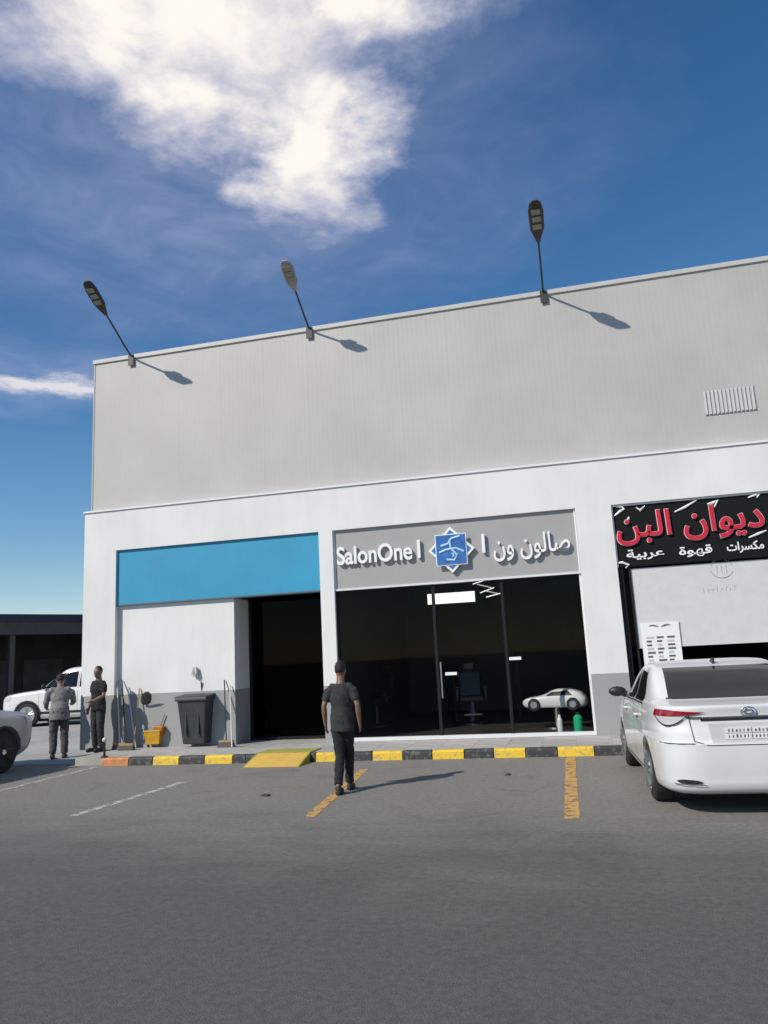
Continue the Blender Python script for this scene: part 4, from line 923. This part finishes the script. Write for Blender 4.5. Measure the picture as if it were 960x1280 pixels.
# ================================================================== PEOPLE
skin_m = mat('skin', (.23, .125, .08), .55, var=.08, vscale=8); hair_m = mat('hair', (.012, .010, .009), .7, bump=.6, bscale=150)
def person(label, loc, rz, J, shirt_m, trou_m, shoe_m, sleeve=.55, shirt_hem=.86, leg_end=.06, hat=None):
    """J: joint positions (right/left suffix R/L), local frame faces +Y, x to the person's right"""
    P = tag(empty('person', loc, rz), label, 'person')
    V = {k: Vector(v) for k, v in J.items() if isinstance(v, tuple)}
    b = bmesh.new()
    pel, ch, nk, hd = V['pelvis'], V['chest'], V['neck'], V['head']
    sh = (V['shR']+V['shL'])/2
    tube(b, [pel+Vector((0, 0, -.08)), pel, pel.lerp(ch, .5), ch, ch.lerp(nk, .7), nk], [.10, .150, .128, .15, .085, .058], 20, [(1, .7), (1, .70), (1, .70), (1, .68), (1.0, .75), (1, 1)])
    tube(b, [nk+Vector((0, -.01, -.06)), nk, hd+Vector((0, -.01, -.06))], [.072, .063, .060], 14)
    hr = J.get('head_yaw', 0); 
    rot = Euler((J.get('head_tilt', 0), 0, hr))
    rm = rot.to_matrix()
    ell(b, hd, (.078, .097, .118), rot, 20, 14); ell(b, hd+rm @ Vector((0, .03, -.065)), (.056, .068, .058), rot)
    tube(b, [hd+rm @ Vector((0, .085, .02)), hd+rm @ Vector((0, .112, -.028)), hd+rm @ Vector((0, .09, -.036))], [.010, .017, .012], 8)
    for s in (-1, 1):
        ell(b, hd+rm @ Vector((s*.077, -.005, -.01)), (.012, .022, .034), rot, 10, 8)
        ell(b, hd+rm @ Vector((s*.032, .084, .022)), (.022, .012, .008), rot, 10, 6)
    ell(b, hd+rm @ Vector((0, .094, -.062)), (.026, .012, .009), rot, 10, 6)
    for s, S_ in ((1, 'R'), (-1, 'L')):
        a0, e, w, h = V['sh'+S_], V['el'+S_], V['wr'+S_], V['hand'+S_]
        tube(b, [ch.lerp(nk, .40)+Vector((s*.05, 0, 0)), a0+Vector((-s*.02, 0, -.02)), a0.lerp(e, .35), e, e.lerp(w, .3), w], [.05, .048, .046, .040, .043, .028], 14)
        d = (h-w).normalized(); side = Vector((0, 1, 0)) - d*d.y; side.normalize(); out = d.cross(side)
        palm = w+d*.055
        tube(b, [w, w+d*.03, w+d*.09], [.028, .038, .04], 12, [(1, 1), (.5, 1), (.45, 1)] if abs(d.x) < .8 else None)
        for f in range(4):
            off = side*(.030-.020*f); L = (.066, .076, .072, .056)[f]; base = w+d*.085+off; cu = out*(-s*.0)+Vector((-s*.012, .0, 0))
            tube(b, [base, base+d*L*.45+cu*.3, base+d*L*.8+cu*1.2, base+d*L+cu*2.2], [.0095, .009, .0085, .007], 8)
        tb = w+d*.03+side*.03
        tube(b, [tb, tb+side*.025+d*.03, tb+side*.03+d*.06], [.012, .011, .008], 8)
        hp, kn, an, to = V['hip'+S_], V['kn'+S_], V['an'+S_], V['toe'+S_]
        tube(b, [hp+Vector((0, 0, .05)), hp+(kn-hp)*.15, kn, kn.lerp(an, .3), an], [.085, .085, .055, .056, .035], 16)
        tube(b, [an+Vector((0, 0, .03)), an+Vector((0, 0, -.03)), an.lerp(to, .5)+Vector((0, 0, -.02)), to], [.036, .04, .036, .028], 12)
    obj('body', remeshed(b, .0085, 2), skin_m, P)
    # shirt with sleeves
    b = bmesh.new(); hem = Vector((pel.x, pel.y, shirt_hem))
    tube(b, [hem, pel+Vector((0, 0, .06)), pel.lerp(ch, .55), ch, ch.lerp(nk, .62), nk+Vector((0, 0, -.035))], [.185, .175, .160, .182, .125, .078], 22, [(1, .74), (1, .74), (1, .74), (1, .72), (1.15, .80), (1, 1)])
    for s, S_ in ((1, 'R'), (-1, 'L')):
        a0, e, w = V['sh'+S_], V['el'+S_], V['wr'+S_]
        pts = [ch.lerp(nk, .45)+Vector((s*.08, 0, 0)), a0+Vector((-s*.03, 0, -.012)), a0.lerp(e, .22), a0.lerp(e, .5)]; rr = [.078, .074, .068, .064]
        if sleeve <= 1: pts.append(a0.lerp(e, sleeve+.25)); rr.append(.060)
        else: pts += [e, e.lerp(w, .85)]; rr += [.056, .044]
        tube(b, pts, rr, 14)
    me = remeshed(b, .012, 9, .6)
    for vtx in me.vertices:
        c = vtx.co; n_ = mnoise.noise((c.x*9+3, c.y*9, c.z*17+c.x*9))+.6*mnoise.noise((c.x*22, c.y*22, c.z*30+c.x*20)); vtx.co = c+vtx.normal*(n_*.010+.002)
    obj('shirt', me, shirt_m, P)
    b = bmesh.new()
    tube(b, [pel+Vector((0, 0, .10)), pel, pel+Vector((0, 0, -.10))], [.150, .172, .16], 20, (1, .74))
    for s, S_ in ((1, 'R'), (-1, 'L')):
        hp, kn, an = V['hip'+S_], V['kn'+S_], V['an'+S_]
        if leg_end < .3: tube(b, [hp+Vector((0, 0, .06)), hp+(kn-hp)*.2, kn, kn.lerp(an, .5), kn.lerp(an, .96)], [.098, .098, .075, .070, .062], 16)
        else: tube(b, [hp+Vector((0, 0, .06)), hp+(kn-hp)*.3, hp.lerp(kn, .9)], [.10, .102, .092], 16)
    me = remeshed(b, .012, 3)
    for vtx in me.vertices:
        c = vtx.co; n_ = mnoise.noise((c.x*10+7, c.y*10, c.z*20+c.y*12))+.5*mnoise.noise((c.x*24, c.y*24, c.z*34)); vtx.co = c+vtx.normal*(n_*.009+.002)
    obj('trousers', me, trou_m, P)
    for s, S_ in ((1, 'R'), (-1, 'L')):
        an, to = V['an'+S_], V['toe'+S_]; b = bmesh.new()
        d = Vector((to.x-an.x, to.y-an.y, 0)).normalized(); heel = Vector((an.x, an.y, to.z+.005))-d*.05
        tube(b, [heel-d*.02, heel+d*.03, heel+d*.15, to+d*.03, to+d*.06], [.030, .046, .046, .044, .022], 14, (1, 1))
        ell(b, an+Vector((0, 0, -.03)), (.048, .055, .05)); me = remeshed(b, .008, 2); obj('shoe', me, shoe_m, P)
    b = bmesh.new(); ell(b, hd+rm @ Vector((0, -.018, .028)), (.084, .098, .104), rot, 20, 14)
    me_b = bmesh.new(); bmesh.ops.delete(b, geom=[f for f in b.faces if (rm.inverted() @ (f.calc_center_median()-hd)).y > .045 and (rm.inverted() @ (f.calc_center_median()-hd)).z < .055 or (rm.inverted() @ (f.calc_center_median()-hd)).z < -.045], context='FACES'); me_b.free()
    o = obj('hair', b, hair_m, P, smooth=True); md = o.modifiers.new('s', 'SOLIDIFY'); md.thickness = .012
    return P
BASE = dict(pelvis=(0, 0, .96), chest=(0, .01, 1.27), neck=(0, .0, 1.49), head=(0, .025, 1.635), shR=(.18, 0, 1.40), shL=(-.18, 0, 1.40), elR=(.245, -.03, 1.14), elL=(-.245, -.03, 1.14), wrR=(.255, .05, .90), wrL=(-.255, .05, .90), handR=(.25, .09, .80), handL=(-.25, .09, .80),
            hipR=(.09, 0, .90), hipL=(-.09, 0, .90), knR=(.10, .02, .49), knL=(-.10, .02, .49), anR=(.105, -.02, .085), anL=(-.105, -.02, .085), toeR=(.12, .13, .03), toeL=(-.12, .13, .03))
char = mat('cloth_charcoal', (.034, .034, .036), .9, var=.3, vscale=9, bump=.4, bscale=300); blackc = mat('cloth_black', (.014, .014, .015), .9, var=.2, vscale=9, bump=.3, bscale=300)
greyc = mat('cloth_grey', (.21, .21, .205), .9, var=.25, vscale=9, bump=.4, bscale=300); khaki = mat('cloth_slate', (.085, .083, .08), .9, var=.25, vscale=9, bump=.4, bscale=300); shoe = mat('shoe_dark', (.02, .02, .02), .6)
pw = dict(BASE); pw.update(elR=(.262, -.05, 1.15), elL=(-.262, -.05, 1.15), wrR=(.268, .02, .91), wrL=(-.268, .03, .91), handR=(.27, .07, .81), handL=(-.27, .08, .81),
    hipR=(.075, .0, .90), hipL=(-.075, 0, .90), knR=(.06, .13, .50), knL=(-.045, -.02, .49), anR=(.045, .16, .085), anL=(-.035, -.24, .11), toeR=(.05, .31, .03), toeL=(-.035, -.09, .03))
pp = at_z(431, 990)
person('person in dark clothes walking from the yellow bay line towards the salon', (pp.x, pp.y, 0), R(4), pw, char, blackc, shoe, .5, .80).scale = (.91, .95, 1.0)
q1 = dict(BASE); q1.update(pelvis=(0, -.03, .95), chest=(0, .06, 1.26), neck=(0, .10, 1.47), head=(0, .15, 1.60), head_tilt=R(-12), elR=(.25, .10, 1.15), wrR=(.22, .30, 1.08), handR=(.19, .40, 1.08), elL=(-.25, .08, 1.14), wrL=(-.25, .26, 1.02), handL=(-.24, .36, 1.0), shR=(.19, .07, 1.40), shL=(-.19, .07, 1.40))
p_ = at_z(72, 951, .012); person('person in loose grey shirt leaning forward beside the parked silver car', (at_y(73, 945, 14.95).x, 14.95, .012), R(35), q1, greyc, khaki, shoe, 1.6, .78).scale = (1.1, 1.1, 1.03)
q2 = dict(BASE); q2.update(elL=(-.24, .05, 1.14), wrL=(-.16, .22, 1.05), handL=(-.10, .28, 1.03), head_yaw=R(20))
p_ = at_z(121, 948, PZ); person('person all in black standing at the white corner pillar', (at_y(122, 940, 14.85).x, 14.85, PZ), R(160), q2, blackc, char, shoe, .5, .84)
